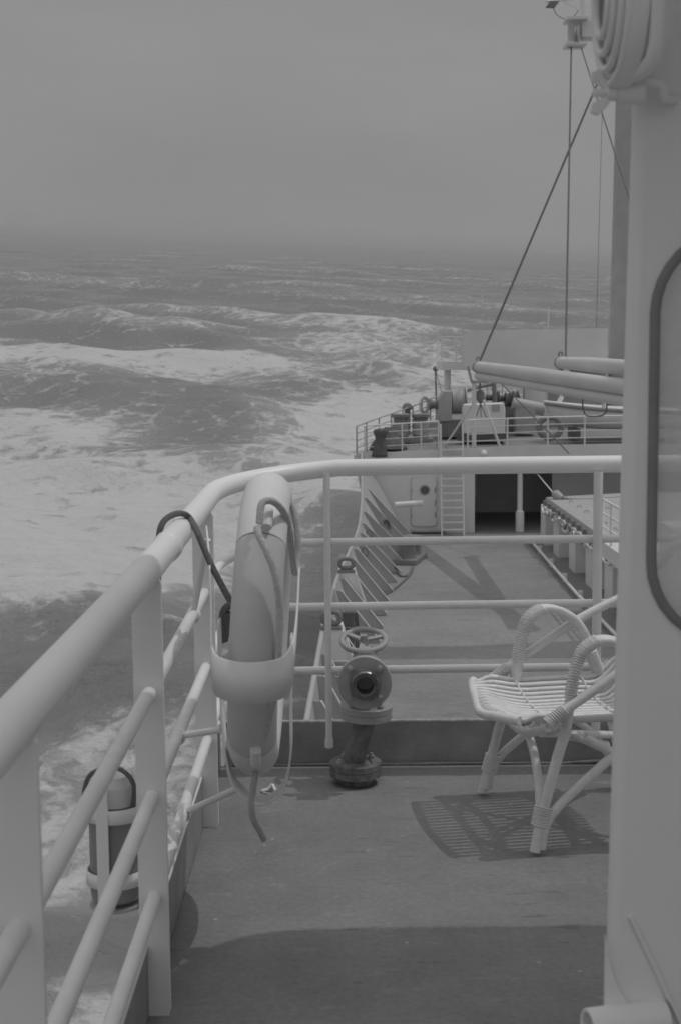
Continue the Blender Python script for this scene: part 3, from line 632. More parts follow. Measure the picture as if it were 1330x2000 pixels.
t = thing('hull', 'flared steel hull of the ship with its bulwark running to the bow', 'hull', (10.8, 40, -14))
def hull_side(sgn):
    top = []; mid = []; low = []
    for y in ys:
        top.append((lin(TOP, y), y, ztop(y))); mid.append((lin(FOOT, y)+.02 if y > 30 else lin(FOOT, y)-.25, y, ZM-.3)); low.append((lin(FOOT, y)+.5+max(0, y-25)*.06, y, -15))
    mb = MB(); f = (lambda p: p) if sgn < 0 else (lambda p: (21.6-p[0], p[1], p[2]))
    return grid_mesh([[f(p) for p in low], [f(p) for p in mid], [f(p) for p in top]])
HULLM = mat('hull_paint', .5, .5, .12, .3, rust=.2, rust_a=.16)
for s_ in (-1, 1): obj('shell_plating', hull_side(s_), HULLM, t)
BOW = [(.50, 52.6), (1.4, 55.2), (2.45, 58.1), (3.4, 61.0), (4.35, 64.2), (5.6, 67.6), (7.2, 70.8), (9.0, 73.0), (10.8, 73.8)]
bowl = smooth([(x, y, 0) for x, y in BOW], 4); bowr = [Vector((21.6-p.x, p.y, 0)) for p in bowl][::-1][1:]; bow = bowl+bowr
bt = [Vector((p.x, p.y, zf(p.x, p.y))) for p in bow]
bl = [Vector((10.8+(p.x-10.8)*(.72 if p.y < 56 else .6), p.y-1.5 if p.y > 54 else p.y, -6)) for p in bow]; bb = [Vector((10.8+(p.x-10.8)*.5, p.y-3.5 if p.y > 57 else p.y, -15)) for p in bow]
bs = MB().strip(bb, bl); bs.strip(bl, bt); obj('bow_plating', bs, HULLM, t)
side = MB(); prof = [(2.45, -5.25), (1.55, -4.7), (.84, -4.05), (.72, -3.3), (.55, -2.75), (.50, zf(.5, YF))]
BULW = mat('bulwark_paint', .46, .5, .1, .6, rust=.15, rust_a=.3)
cap = MB().tube([(lin(TOP, y), y, ztop(y)) for y in ys], .05, 8); obj('cap_rail', cap, BULW, t)
inner_ = MB().strip([(lin(FOOT, y), y, ZM) for y in ys], [(lin(TOP, y)+.03, y, ztop(y)-.01) for y in ys]); obj('bulwark_plate', inner_, BULW, t)
for y in [22+1.75*i for i in range(17)]:
    x0 = lin(FOOT, y); x1 = lin(TOP, y)+.04; zt = min(ztop(y)-.06, -3.2)
    obj('bulwark_stay', MB().prism([(x0+.62, y, ZM+.005), (x0+.62, y, ZM+.07), (x0+.20, y, ZM+.55), (x1+.12, y, zt), (x1, y, zt), (x0, y, ZM+.005)], (0, .03, 0)), BULW, t)
    obj('stay_flange', MB().bar((x0+.63, y+.015, ZM+.05), (x1+.13, y+.015, zt), .10, .02, (1, 0, .4)), PALE, t)

# forecastle
o = obj('forecastle_deck', MB().add([Vector((10.8, 62, zf(10.8, 62)))]+bt, [(0, i+1, i) for i in range(1, len(bt))]+[(0, 1, len(bt))]), FARDECK, loc=(10.8, 60, -2.2)); tag(o, 'raised forecastle deck at the bow', 'deck', kind='structure')
t = thing('forecastle_bulkhead', 'pale steel forward bulkhead with door and recess below the forecastle deck', 'bulkhead', (4, YF, ZM))
fx = [.52+(21.08-.52)*i/24 for i in range(25)]
fb = MB(); fb.strip([(x, YF-.02, zf(x, YF)-.42) for x in fx], [(x, YF-.02, zf(x, YF)+.02) for x in fx], False); obj('deck_edge_plate', fb, PALE, t, solid=.05)
xw = [p[0] for p in prof]
sw = [(2.45, YF, ZM), (4.98, YF, ZM), (4.98, YF, -2.35), (.56, YF, -2.55), (.70, YF, -3.3), (.86, YF, -4.05), (1.55, YF, -4.7)]
obj('side_bulkhead', MB().prism(sw, (0, .06, 0)), PALE, t)
obj('recess_side', MB().box((4.93, YF+.062, ZM), (4.99, 59.4, -2.2)), PALE, t)
obj('recess_back', MB().box((4.9, 59.4, ZM), (17, 59.5, -1.95)), FARWHITE, t)
obj('recess_right_bulkhead', MB().box((8.3, 55.6, ZM), (15, 55.7, -2.0)), PALE, t)
obj('recess_locker', MB().box((5.0, 58.2, -4.4), (5.6, 58.8, -2.6)), FARWHITE, t, bevel=.03)
# weathertight door
D0 = at(803, 931, YF); D1 = at(852, 1027, YF)
dr = obj('door', MB().prism(rrect(D0.x, D1.x, D1.z, D0.z, .16, YF-.075, 5), (0, .07, 0)), PALE, t, bevel=.012)
obj('door_frame', MB().tube(rrect(D0.x-.03, D1.x+.03, D1.z-.03, D0.z+.03, .19, YF-.01, 5), .025, 6, closed=True), PALE, t)
pc = at(829, 957, YF-.08)
obj('porthole', MB().lathe((pc.x, YF-.074, pc.z), (0, -1, 0), [(.20, 0), (.20, .02), (.15, .03)], 24), MIDGREY, dr)
obj('porthole_glass', MB().lathe((pc.x, YF-.10, pc.z), (0, -1, 0), [(.15, 0), (.15, .008)], 24), BLACK, dr)
for zz in (.72, .46, .22):
    hz = D1.z+(D0.z-D1.z)*zz; obj('door_dog', MB().bar((D1.x-.06, YF-.10, hz-.08), (D1.x-.04, YF-.10, hz+.12), .03, .03), DARK, dr)
    obj('door_hinge', MB().bar((D0.x-.02, YF-.09, hz-.06), (D0.x+.02, YF-.09, hz+.06), .05, .03), MIDGREY, dr)
obj('door_sill', MB().box((D0.x-.3, YF-.30, ZM+.09), (D1.x+.35, YF-.02, ZM+.13)), MIDGREY, t)
for u, v0, v1 in ((1015, 925, 1036),):
    p0 = at(u, v0, YF+.3); obj('pillar', MB().tube([(p0.x, YF+.3, ZM), (p0.x, YF+.3, -2.2)], .10, 12), FARWHITE, t)
    obj('pillar_sleeve', MB().lathe((p0.x, YF+.3, ZM), (0, 0, 1), [(.16, 0), (.16, .75), (.10, .8)], 12), FARWHITE, t)
obj('beam', MB().tube([(2.0, YF-1.0, -4.02), (3.0, YF-1.1, -3.95)], .11, 12), FARWHITE, t)
# ladder
t = thing('steel_ladder', 'upright white steel ladder from the main deck to the forecastle', 'ladder', (4.1, YF-.4, ZM))
lx0 = at(861, 950, YF-.4).x; lx1 = at(904, 950, YF-.4).x
for x in (lx0, lx1): obj('stile', MB().bar((x, YF-.75, ZM), (x, YF-.12, -1.12), .055, .10), FARWHITE, t)
for i in range(13):
    z = ZM+.22+.265*i; y = YF-.75+.63*(z-ZM)/4.1
    obj('tread', MB().box((lx0+.02, y-.08, z-.02), (lx1-.02, y+.10, z+.02)), FARWHITE, t)

def railing_run(t, pts, h, nr, m, rpost=.026, rr=.018, post_ids=None):
    tops = [v3(p)+Vector((0, 0, h)) for p in pts]
    obj('top_rail', MB().tube(tops, rr*1.35, 8), m, t)
    for k in range(1, nr+1):
        obj('rail', MB().tube([v3(p)+Vector((0, 0, h*k/(nr+1))) for p in pts], rr, 6), m, t)
    for i, p in enumerate(pts):
        if post_ids is None or i in post_ids: obj('post', MB().tube([v3(p), v3(p)+Vector((0, 0, h))], rpost, 8), m, t)
t = thing('forecastle_railing', 'white pipe railing along the aft edge of the forecastle deck by the ladder', 'railing', (2.5, YF, -2.2))
def fe(u): q = at(u, 870, YF+.12); return Vector((q.x, YF+.12, zf(q.x, YF)+.0))
railing_run(t, [fe(u) for u in (712, 740, 785, 822, 856)], 1.06, 3, FARWHITE)
t = thing('forecastle_railing', 'white four-bar railing in front of the winch and the small boat', 'railing', (8, YF, -2.0))
railing_run(t, [fe(u) for u in (913, 990, 1069, 1141, 1218, 1300)], 1.05, 3, FARWHITE, .032, .021)
t = thing('forecastle_railing', 'curving pipe railing along the edge of the bow deck', 'railing', (3, 60, -2))
bp_ = [Vector((p.x+.12, p.y+.02, zf(p.x+.12, p.y))) for p in bowl[:28:2]]
railing_run(t, bp_, 1.08, 3, MIDGREY, .03, .02)

# bollards
def bollard_pair(c, label, r, h, gap, m, axis=(1, 0)):
    t = thing('mooring_bollard', label, 'bollard', c, 'mooring bollards on the ship'); c = v3(c); a = Vector((axis[0], axis[1], 0)).normalized()
    obj('base_plate', MB().bar(c-a*(gap*.5+r*1.6)+Vector((0, 0, .09)), c+a*(gap*.5+r*1.6)+Vector((0, 0, .09)), r*2.6, .17), m, t, bevel=.02)
    for s_ in (-1, 1):
        p = c+a*(s_*gap*.5)
        obj('bitt', MB().lathe(p+Vector((0, 0, .16)), (0, 0, 1), [(r, 0), (r*.92, h*.2), (r*.92, h*.82), (r*1.18, h*.86), (r*1.18, h*.97), (r*.9, h)], 20), m, t)
    return t
bz = at(802, 860, 55.6)
tb = bollard_pair((bz.x, 55.8, zf(bz.x, 55.8)-.02), 'dark twin mooring bollard wound with rope on the forecastle', .30, .98, .78, DARK)
for s_, nn in ((-1, 8), (1, 9)):
    mb = MB()
    for k in range(nn): mb.tube([Vector((bz.x+s_*.39+.31*math.cos(q), 55.8+.31*math.sin(q), zf(bz.x, 55.8)+.30+k*.062+.02*math.sin(q*2+k))) for q in [2*math.pi*i/18 for i in range(18)]], .034, 6, closed=True)
    obj('rope_turns', mb, MIDGREY, tb)
mbz = onz(800, 1096, ZM)
bollard_pair((mbz.x, mbz.y, ZM), 'dark twin mooring bollard on the main deck beside the bulwark', .30, .62, .95, DARK, (.25, 1))
o = obj('mooring_line', MB().tube(smooth([onz(770, 1108, ZM+.3), onz(775, 1112, ZM+.1), onz(783, 1125, ZM+.03), onz(797, 1122, ZM+.03), onz(806, 1105, ZM+.03), onz(800, 1122, ZM+.03), onz(770, 1150, ZM+.03), onz(735, 1170, ZM+.03)], 5), .03, 6), DARKROPE, loc=(2, 42, ZM)); tag(o, 'thin dark line lying slack on the main deck by the bollard', 'rope')

# fairleads on the bulwark with hanging ropes
def fairlead(c, label):
    t = thing('fairlead', label, 'fairlead', c, 'fairleads on the bulwark'); c = v3(c)
    obj('chock', MB().tube([c+Vector((.17*math.copysign(abs(math.cos(q))**.7, math.cos(q)), 0, .16+.115*math.copysign(abs(math.sin(q))**.7, math.sin(q)))) for q in [2*math.pi*i/24 for i in range(24)]], .052, 10, closed=True), DARK, t)
    obj('seat', MB().box((c.x-.21, c.y-.12, c.z-.06), (c.x+.21, c.y+.12, c.z)), DARK, t)
    obj('pedestal', MB().prism([(c.x-.20, c.y-.1, c.z-.062), (c.x+.22, c.y-.1, c.z-.062), (c.x+.62, c.y-.1, ZM+.01), (c.x+.05, c.y-.1, ZM+.01)], (0, .9, 0)), PALE, t)
    obj('pedestal_edge', MB().bar((c.x+.23, c.y-.13, c.z-.08), (c.x+.63, c.y-.13, ZM+.06), .05, .05), FARWHITE, t)
fairlead((lin(TOP, 34.5)+.20, 34.5, -3.78), 'dark oval fairlead on a pale pedestal, the one farther along the bulwark toward the bow')
fairlead((lin(TOP, 27.3)+.18, 27.3, -3.78), 'dark oval fairlead on the bulwark just beyond the hydrant handwheel')
def rope_hank(c, n, hgt, wid, label, m):
    mb = MB(); c = v3(c)
    for k in range(n):
        dx = (k/(n-1)-.5)*wid; j = RNG.uniform(-.04, .04, 6)
        mb.tube(smooth([c+Vector((dx, 0, hgt)), c+Vector((dx+.07+j[0], .05, hgt*.8)), c+Vector((dx+.05+j[1], .02, hgt*.35)), c+Vector((dx+j[2], 0, .03)), c+Vector((dx-.07+j[3], -.03, hgt*.4)), c+Vector((dx-.05, 0, hgt*.85))], 4, True), .024, 6, closed=True)
    mb.tube([c+Vector((math.cos(q)*wid*.62, math.sin(q)*.12, hgt*.7)) for q in [2*math.pi*i/14 for i in range(14)]], .026, 6, closed=True)
    o = obj('rope_hank', mb, m, loc=c); tag(o, label, 'rope')
rope_hank((lin(TOP, 29)+.48, 29.4, ZM+.25), 8, 1.05, .28, 'hank of dark mooring rope hung between the two fairleads', DARKROPE)
rope_hank((lin(TOP, 25.6)+.42, 26.0, ZM+.05), 8, .95, .24, 'coil of mooring rope hung on the bulwark behind the hydrant', MIDGREY)
for k, y in enumerate((44.5, 41.0)):
    x = lin(TOP, y)+.30; z = ztop(y)-.35
    o = obj('shackle', MB().tube([Vector((x+.09*math.cos(q), y-.05, z+.14*math.sin(q))) for q in [2*math.pi*i/16 for i in range(16)]], .025, 6, closed=True), DARK, loc=(x, y, z)); tag(o, ['small dark ring on the bulwark where it sweeps up to the forecastle', 'small dark ring on the bulwark beside the deck bollard'][k], 'ring', 'rings on the bulwark stays')
hb = at(752, 1028, 47.5)
o = obj('hull_opening', MB().lathe((hb.x, hb.y, hb.z), (.75, -.6, .2), [(.30, 0), (.30, .05), (.22, .06), (.2, -.02)], 20, cap0=False), DARK, loc=(hb.x, hb.y, hb.z)); tag(o, 'dark oval mooring port in the flared bulwark near the forecastle', 'mooring port')

# deck pipe
t = thing('deck_pipe', 'thin pipe run along the main deck beside the hatch', 'pipe', (6.5, 40, ZM))
obj('pipe', MB().tube([(6.62, 50, ZM+.16), (6.5, 44, ZM+.16), (6.38, 38, ZM+.16), (6.3, 24, ZM+.16)], .045, 8), PALE, t)
for y in (47, 44, 41, 38, 35): obj('pipe_support', MB().box((6.40+(y-38)*.018, y-.04, ZM), (6.52+(y-38)*.018, y+.04, ZM+.26)), FARWHITE, t)

# ------------------------------------------------------------------ cargo hatch
t = thing('cargo_hatch', 'long cargo hatch with stayed coaming and pale covers on the main deck', 'hatch', (11, 42, ZM))
HX = 7.04
obj('coaming', MB().box((7.5, 34.6, ZM), (14.2, 49.6, -3.95)), PALE, t)
obj('coaming_top', MB().box((HX, 34.5, -3.95), (14.6, 49.8, -3.84)), PALE, t, bevel=.015)
for y in (48.9, 45.9, 42.65, 39.65, 36.7):
    obj('coaming_stay', MB().prism([(7.5, y, ZM+.004), (HX+.04, y, ZM+.004), (HX+.04, y, -3.955), (7.5, y, -3.955)], (0, 1.15, 0)), FARWHITE if y < 40 else PALE, t)
HATCHC = mat('hatch_cover_paint', .47, .55, .08, .9, rust=.12, rust_a=.3)
for k in range(5):
    y0 = 34.7+3.0*k; y1 = y0+2.96
    c = obj('hatch_cover', MB().prism([(HX+.10, y0, -3.84), (HX+.16, y0, -3.58), (10.8, y0, -3.42), (14.4, y0, -3.58), (14.5, y0, -3.84)], (0, y1-y0, 0)), HATCHC, t, bevel=.02)
    for x, yy in ((HX+.7, y0+.8), (HX+.7, y0+2.2), (HX+1.5, y0+1.5)):
        obj('lifting_eye', MB().tube([Vector((x+.08*math.cos(q), yy, -3.575+.10*math.sin(q))) for q in [math.pi*i/8 for i in range(9)]], .018, 6), MIDGREY, c)
    for yy in (y0+.5, y0+1.5, y0+2.5): obj('cleat', MB().box((HX+.0, yy-.08, -3.82), (HX+.09, yy+.08, -3.66)), DARK, c)
hb_ = []
for i in range(46):
    y = 35+.31*i; hb_.append((HX-.05-.05*math.sin(i*.9), y, -3.98+.07*math.sin(i*1.7)+.05*math.sin(i*.6)))
obj('hanging_hose', MB().tube(hb_, .04, 6), FARWHITE, t)
obj('hanging_hose', MB().tube([(p[0]-.02, p[1]+.4, p[2]+.10+.05*math.sin(i*2.3)) for i, p in enumerate(hb_[4:40])], .035, 6), DARK, t)
# wire with block coming down to the hatch
t = thing('rigging_wire', 'wire with a shackled block leading down onto the hatch covers', 'wire', (8, 50, -3.4))
w0 = at(1048, 925, 53); w1 = at(1080, 963, 49); w2 = at(1097, 973, 48.6); w3 = at(1165, 974, 48.4)
obj('wire', MB().tube([w0, w1], .022, 6), FARWHITE, t); obj('block', MB().tube([w1, w1.lerp(w2, .3), w1.lerp(w2, .7), w2], [.08, .17, .14, .08], 10), MIDGREY, t)
obj('tail', MB().tube(smooth([w2, at(1120, 975, 48.5), w3, at(1260, 968, 48.4)], 4), .03, 6), DARK, t)
# catwalk railing by the mast house
t = thing('catwalk_railing', 'short white railing on the catwalk beside the mast house', 'railing', (7.4, 34, -3.8))
cw = [Vector((6.76, 36.5, -3.35)), Vector((6.76, 35.3, -3.35)), Vector((6.76, 34.0, -3.35)), Vector((6.76, 32.6, -3.35))]
railing_run(t, cw, 1.05, 2, FARWHITE, .04, .025)
obj('walk_plate', MB().box((6.70, 32.5, -3.75), (8.6, 36.55, -3.36)), PALE, t)
obj('walk_leg', MB().box((7.0, 32.7, ZM), (7.1, 32.8, -3.752)), PALE, t)

t = thing('mast_house', 'deckhouse with derrick posts between the hatches', 'mast house', (10.5, 32.5, ZM))
obj('house', MB().box((7.7, 30.6, ZM), (13.5, 34.2, -2.6)), PALE, t, bevel=.05)
for x in (8.3, 13.2): obj('derrick_post', MB().tube([(x, 32.6, -2.6), (x, 32.6, 10.6)], .42, 18), FARWHITE, t)
obj('cross_tree', MB().box((6.3, 32.0, 10.3), (15, 33.3, 11.1)), FARWHITE, t)

# ------------------------------------------------------------------ derrick booms
def boom(label, p, q, r0, r1, grp):
    t = thing('derrick_boom', label, 'boom', p); p = v3(p); q = v3(q); d = (q-p)
    obj('spar', MB().tube([p, p+d*.04, p+d*.5, q], [r0*.9, r0, (r0+r1)*.56, r1], 20), BUFF, t)
    obj('head_band', MB().lathe(p+d*.012, d.normalized(), [(r0*.98, 0), (r0*1.16, .01), (r0*1.16, .16), (r0*.99, .17)], 18, cap0=False, cap1=False), MIDGREY, t)
    obj('head_eye', MB().tube([p+d*.016+Vector((0, 0, r0+.05))+Vector((.06*math.cos(a), 0, .11*math.sin(a))) for a in [2*math.pi*i/12 for i in range(12)]], .03, 6, closed=True), DARK, t)
    return t
b1a = at(930, 716, 53.2); b1b = at(1227, 757, 35.2)
t1 = boom('long pale derrick boom lowered into its forecastle crutch', b1a, b1a+(b1b-b1a)*1.06, .20, .205, 0)
wl = [b1a+(b1b-b1a)*s_+Vector((0, 0, -.34-.0*s_)) for s_ in (.02, .25, .5, .75, 1.05)]
obj('under_pipe', MB().tube(wl, .15, 12), BUFF, t1)
b2a = at(1092, 708, 47); b2b = at(1227, 718, 35.6)
t2 = boom('second pale derrick boom, its head hanging free above the long boom', b2a, b2a+(b2b-b2a)*1.1, .19, .19, 0)
obj('head_fitting', MB().box((b2a.x-.02, b2a.y-.15, b2a.z-.52), (b2a.x+.10, b2a.y+.15, b2a.z-.16)), DARK, t2)
obj('head_sheave', MB().lathe((b2a.x+.2, b2a.y-.05, b2a.z-.36), (0, 1, 0), [(.16, 0), (.16, .12)], 16), FARWHITE, t2)
# crutch
t = thing('boom_crutch', 'slender braced crutch post carrying the boom end on the forecastle', 'crutch', (b1a.x-.15, 53.1, -2.1))
cb = Vector((b1a.x-.10, 53.1, zf(4.7, 53.1)))
obj('post', MB().tube([cb, Vector((cb.x, 53.1, b1a.z-.52))], .085, 12), PALE, t)
obj('brace', MB().tube([cb+Vector((1.0, .3, 0)), Vector((cb.x+.35, 53.1, cb.z+1.75))], .05, 8), FARWHITE, t)
obj('brace', MB().tube([cb+Vector((-.9, 1.6, .05)), Vector((cb.x-.05, 53.1, cb.z+1.6))], .04, 8), FARWHITE, t)
obj('cradle', MB().prism([(cb.x-.28, 53.0, b1a.z+.02), (cb.x-.2, 53.0, b1a.z+.05), (cb.x-.06, 53.0, b1a.z-.53), (cb.x+.55, 53.0, b1a.z-.53), (cb.x+.55, 53.0, b1a.z-.62), (cb.x-.10, 53.0, b1a.z-.62)], (0, .22, 0)), MIDGREY, t)
t = thing('tackle_block', 'dark tackle block hanging from the head of the long boom', 'block', at(937, 775, 53.3))
k0 = at(936, 730, 53.3); k1 = at(937, 760, 53.3); k2 = at(938, 788, 53.3)
obj('shell', MB().tube([k1, k1.lerp(k2, .25), k1.lerp(k2, .7), k2], [.06, .17, .16, .05], 12), DARK, t); obj('hanger', MB().tube([k0, k1], .04, 8), DARK, t)
for du in (-9, 1, 11): obj('fall', MB().tube([k2, at(938+du, 815, 53.4)], .018, 6), WIRE, t)

# ------------------------------------------------------------------ mast, platform and rigging
YMS = 61.0
m0 = at(1190, 640, YMS); mr_ = .85
t = thing('foremast', 'thick pale tubular foremast rising from the bow', 'mast', (m0.x+mr_, YMS, -1.7))
zb_ = zf(10.8, 61)-.05
obj('tube', MB().tube([(m0.x+mr_-.05, YMS, zb_), (m0.x+mr_+.02, YMS, 4), (m0.x+mr_+.12, YMS, 18)], [.86, .84, .74], 32), MIDGREY, t)
s0 = at(1128, 66, YMS-1); s1 = at(1195, 66, YMS)
obj('outrigger', MB().box((s0.x+.25, YMS-.45, at(1150, 76, YMS).z), (s1.x+.4, YMS+.45, at(1150, 43, YMS).z)), PALE, t)
sh = obj('sheave_cheek', MB().box((s0.x-.30, YMS-.3, at(1128, 94, YMS).z), (s0.x+.30, YMS-.16, at(1128, 42, YMS).z)), PALE, t)
obj('sheave', MB().lathe((s0.x-.04, YMS-.60, s0.z+.03), (.93, -.36, 0), [(.34, 0), (.38, .03), (.30, .09), (.38, .15), (.34, .18)], 24), MIDGREY, sh)
obj('cheek_cap', MB().box((s0.x-.42, YMS-.8, at(1128, 45, YMS).z), (s0.x+.45, YMS+.3, at(1128, 40, YMS).z)), PALE, sh)
obj('cheek_foot', MB().box((s0.x-.42, YMS-.8, at(1128, 94, YMS).z), (s0.x+.42, YMS+.3, at(1128, 88, YMS).z)), PALE, sh)
p0 = at(1137, 40, YMS)
obj('topmast', MB().tube([(p0.x, YMS, p0.z), (p0.x, YMS, p0.z+3)], .10, 12), PALE, t)
obj('spreader', MB().tube([at(1066, 3, YMS), at(1140, -4, YMS)], .045, 8), PALE, t)
obj('spreader_brace', MB().tube([at(1100, 2, YMS), at(1130, 20, YMS)], .03, 6), PALE, t)
obj('deck_lamp', MB().prism([at(1067, 11, YMS-.2), at(1084, 12, YMS-.2), at(1092, 2, YMS-.2), at(1074, 2, YMS-.2)], (0, .4, 0)), DARK, t)
obj('stay_loop', MB().tube(smooth([at(1079, 12, YMS), at(1086, 28, YMS), at(1102, 37, YMS), at(1118, 33, YMS), at(1129, 20, YMS)], 4), .016, 5), WIRE, t)
for u in (1163, 1169): obj('ladder_stile', MB().tube([at(u, 42, YMS-.3), at(u+1, -30, YMS-.3)], .025, 6), PALE, t)
for v in (34, 24, 14, 4): obj('ladder_rung', MB().tube([at(1140, v, YMS-.3), at(1169, v-1, YMS-.3)], .016, 5), PALE, t)

t = thing('mast_platform', 'pale steel mast platform with a solid screen above the forecastle', 'platform', (8, 60, .8))
YP = 60.0
def pp_(u, v): q = at(u, v, YP); return Vector((q.x, YP, q.z))
obj('screen_plate', MB().prism([pp_(905, 722), pp_(905, 657), pp_(910, 650), pp_(919, 645), pp_(1186, 641), pp_(1186, 722)], (0, .06, 0)), PALE, t)
fl = pp_(862, 706); fl2 = pp_(862, 723); fr_ = pp_(1187, 723)
obj('floor', MB().box((fl2.x, YP+.062, fl2.z), (fr_.x, YP+3.2, fl.z)), PALE, t)
for u in (875, 1050):
    q = pp_(u, 722); obj('leg', MB().tube([(q.x, YP+.5, zf(q.x, YP)-.02), (q.x, YP+.5, q.z)], .14 if u < 900 else .5, 12), PALE, t)
lr = [Vector((fl.x+.03, YP+2.9, fl.z)), Vector((fl.x+.03, YP+.2, fl.z)), Vector((fl.x+.62, YP+.08, fl.z)), Vector((pp_(903, 700).x, YP+.08, fl.z))]
railing_run(t, lr, 1.02, 3, PALE, .03, .02)
obj('pole', MB().tube([pp_(1070, 641), pp_(1071, 600)], .035, 8), FARWHITE, t)
obj('support_house', MB().box((pp_(1035, 700).x, YP+.6, zf(9, 60)-.02), (pp_(1187, 700).x, YP+2.4, fl2.z)), MIDGREY, t)

def wire(label, p, q, r):
    o = obj('rigging_wire', MB().tube([p, q], r, 6), WIRE, loc=q); tag(o, label, 'wire'); return o
mtop = at(1196, 92, YMS-.9)
wire('thick stay wire slanting from the mast down to the long boom end', mtop, at(936, 706, 53.2), .045)
wire('upright wire from the mast sheave down to the second boom head', at(1115, 92, YMS-.6), at(1104, 700, 47), .034)
wire('thin wire slanting from the mast sheave to the right behind the screen', at(1135, 95, YMS-.6), at(1250, 455, 40), .026)
wire('very thin wire hanging from the wing nut height down past the mast', at(1176, 190, YMS-1), at(1164, 640, YMS-1), .010)
wire('thin wire stay running aft from the boom crutch over the railing', at(972, 742, 54), at(1110, 885, 48), .022)
tj = thing('wire_loop', 'slack wire bight hanging below the long boom in front of the boat', 'wire', at(1160, 812, 41))
obj('bight', MB().tube(smooth([at(1138, 758, 41), at(1137, 785, 41), at(1139, 802, 41), at(1146, 812, 41), at(1165, 813, 41), at(1178, 810, 41), at(1184, 800, 41), at(1184, 775, 41)], 4), .022, 6), WIRE, tj)
obj('end_tube', MB().tube([at(1179, 772, 41), at(1179, 796, 41)], .06, 10), PALE, tj)

# ------------------------------------------------------------------ forecastle gear
YW = 57.0
def pw(u, v, y=YW): return at(u, v, y)
g0 = pw(853, 822); zf_ = zf(5, YW)-.02
t = thing('mooring_winch', 'grey mooring winch with a rope drum and chamfered gear case on the forecastle', 'winch', (g0.x+1, YW, zf_))
A_, B_ = pw(854, 820), pw(880, 820)
obj('gear_case', MB().prism([(A_.x, YW-.5, pw(854, 822).z), (B_.x, YW-.5, pw(880, 822).z), (B_.x, YW-.5, pw(880, 763).z), (A_.x+.22, YW-.5, pw(862, 763).z), (A_.x, YW-.5, pw(854, 780).z)], (0, 1.1, 0)), MIDGREY, t, bevel=.03)
dz = pw(892, 785).z; dx0, dx1 = pw(881, 785).x, pw(908, 785).x
dr_ = obj('drum', MB().lathe((dx0, YW+.1, dz), (1, 0, 0), [(.30, 0), (.42, .02), (.42, dx1-dx0-.02), (.30, dx1-dx0)], 24), DARK, t)
for k in range(7):
    xx = dx0+.05+(dx1-dx0-.1)*k/6; obj('rope_turn', MB().tube([Vector((xx, YW+.1+.45*math.cos(q), dz+.45*math.sin(q))) for q in [2*math.pi*i/24 for i in range(24)]], .045, 6, closed=True), MIDGREY, dr_)
obj('drum_flange', MB().lathe((dx1, YW+.1, dz), (1, 0, 0), [(.62, 0), (.62, .05)], 28), MIDGREY, t)
obj('warping_head', MB().lathe((A_.x-.02, YW, dz-.1), (-1, 0, 0), [(.2, 0), (.16, .12), (.2, .28), (.26, .32)], 20), DARK, t)
obj('bed', MB().box((A_.x+.1, YW-.45, zf_), (dx1+1.7, YW+.7, pw(880, 821).z-.002)), DARK, t)
C0, C1 = pw(904, 846, 55.2), pw(985, 846, 55.2)
obj('motor_case', MB().prism([(C0.x, 55.0, C0.z), (C1.x, 55.0, C0.z), (C1.x, 55.0, pw(985, 800, 55.2).z), (C1.x-.05, 55.0, pw(985, 787, 55.2).z), (C0.x+.05, 55.0, pw(904, 790, 55.2).z), (C0.x, 55.0, pw(904, 800, 55.2).z)], (0, .95, 0)), PALE, t, bevel=.04)
obj('motor_lid', MB().box((pw(960, 800, 55).x, 54.96, pw(960, 803, 55).z), (pw(975, 800, 55).x, 54.995, pw(960, 790, 55).z)), MIDGREY, t)
obj('motor_feet', MB().box((C0.x-.2, 55.05, zf(6, 55.2)-.02), (C1.x+.05, 55.9, C0.z-.002)), BLACK, t)
obj('brake_bar', MB().tube([pw(884, 772), pw(930, 757), pw(962, 750)], .07, 8), DARK, t)
obj('brake_post', MB().tube([pw(966, 790), pw(964, 748)], .09, 8), DARK, t)
t = thing('anchor_windlass', 'dark anchor windlass with chain wheels behind the motor case', 'windlass', (7.5, 58.6, -1.8))
YA = 58.6
for u, r_ in ((962, .40), (985, .34), (1000, .40)):
    q = at(u, 782, YA); obj('chain_wheel', MB().lathe((q.x, YA, q.z), (1, 0, .05), [(r_*.8, 0), (r_, .04), (r_*.75, .14), (r_, .24), (r_*.8, .28)], 20), BLACK, t)
q0, q1 = at(948, 776, YA), at(1015, 780, YA); obj('shaft', MB().tube([q0, q1], .13, 10), BLACK, t)
q = at(1018, 810, YA); obj('frame', MB().box((at(950, 800, YA).x, YA-.4, zf(8, YA)-.02), (q.x, YA+.6, at(960, 794, YA).z)), DARK, t)
q0, q1 = at(1000, 788, 57.5), at(1062, 800, 57.5); obj('chain_cover', MB().tube([q0, q1], .26, 12), MIDGREY, t)
obj('chain_stopper', MB().box((q0.x+.1, 57.2, zf(8.5, 57.5)-.02), (q0.x+.9, 57.9, q0.z-.2)), MIDGREY, t)
q = at(852, 775, 64.5); q2 = at(850, 720, 64.5)
t = thing('davit_staff', 'thin staff with a dark ball at its head at the bow rail', 'staff', (q.x, 64.5, zf(q.x, 64.5)))
obj('staff', MB().tube([(q.x, 64.5, zf(q.x, 64.5)-.02), q2], .04, 8), DARK, t); obj('ball', MB().lathe(q2, (0, 0, 1), [(.03, -.13), (.12, -.06), (.13, 0), (.10, .08), (.03, .12)], 12), DARK, t)
obj('stay', MB().tube([q2, (q.x+.5, 64.0, zf(q.x+.5, 64))], .012, 5), WIRE, t)
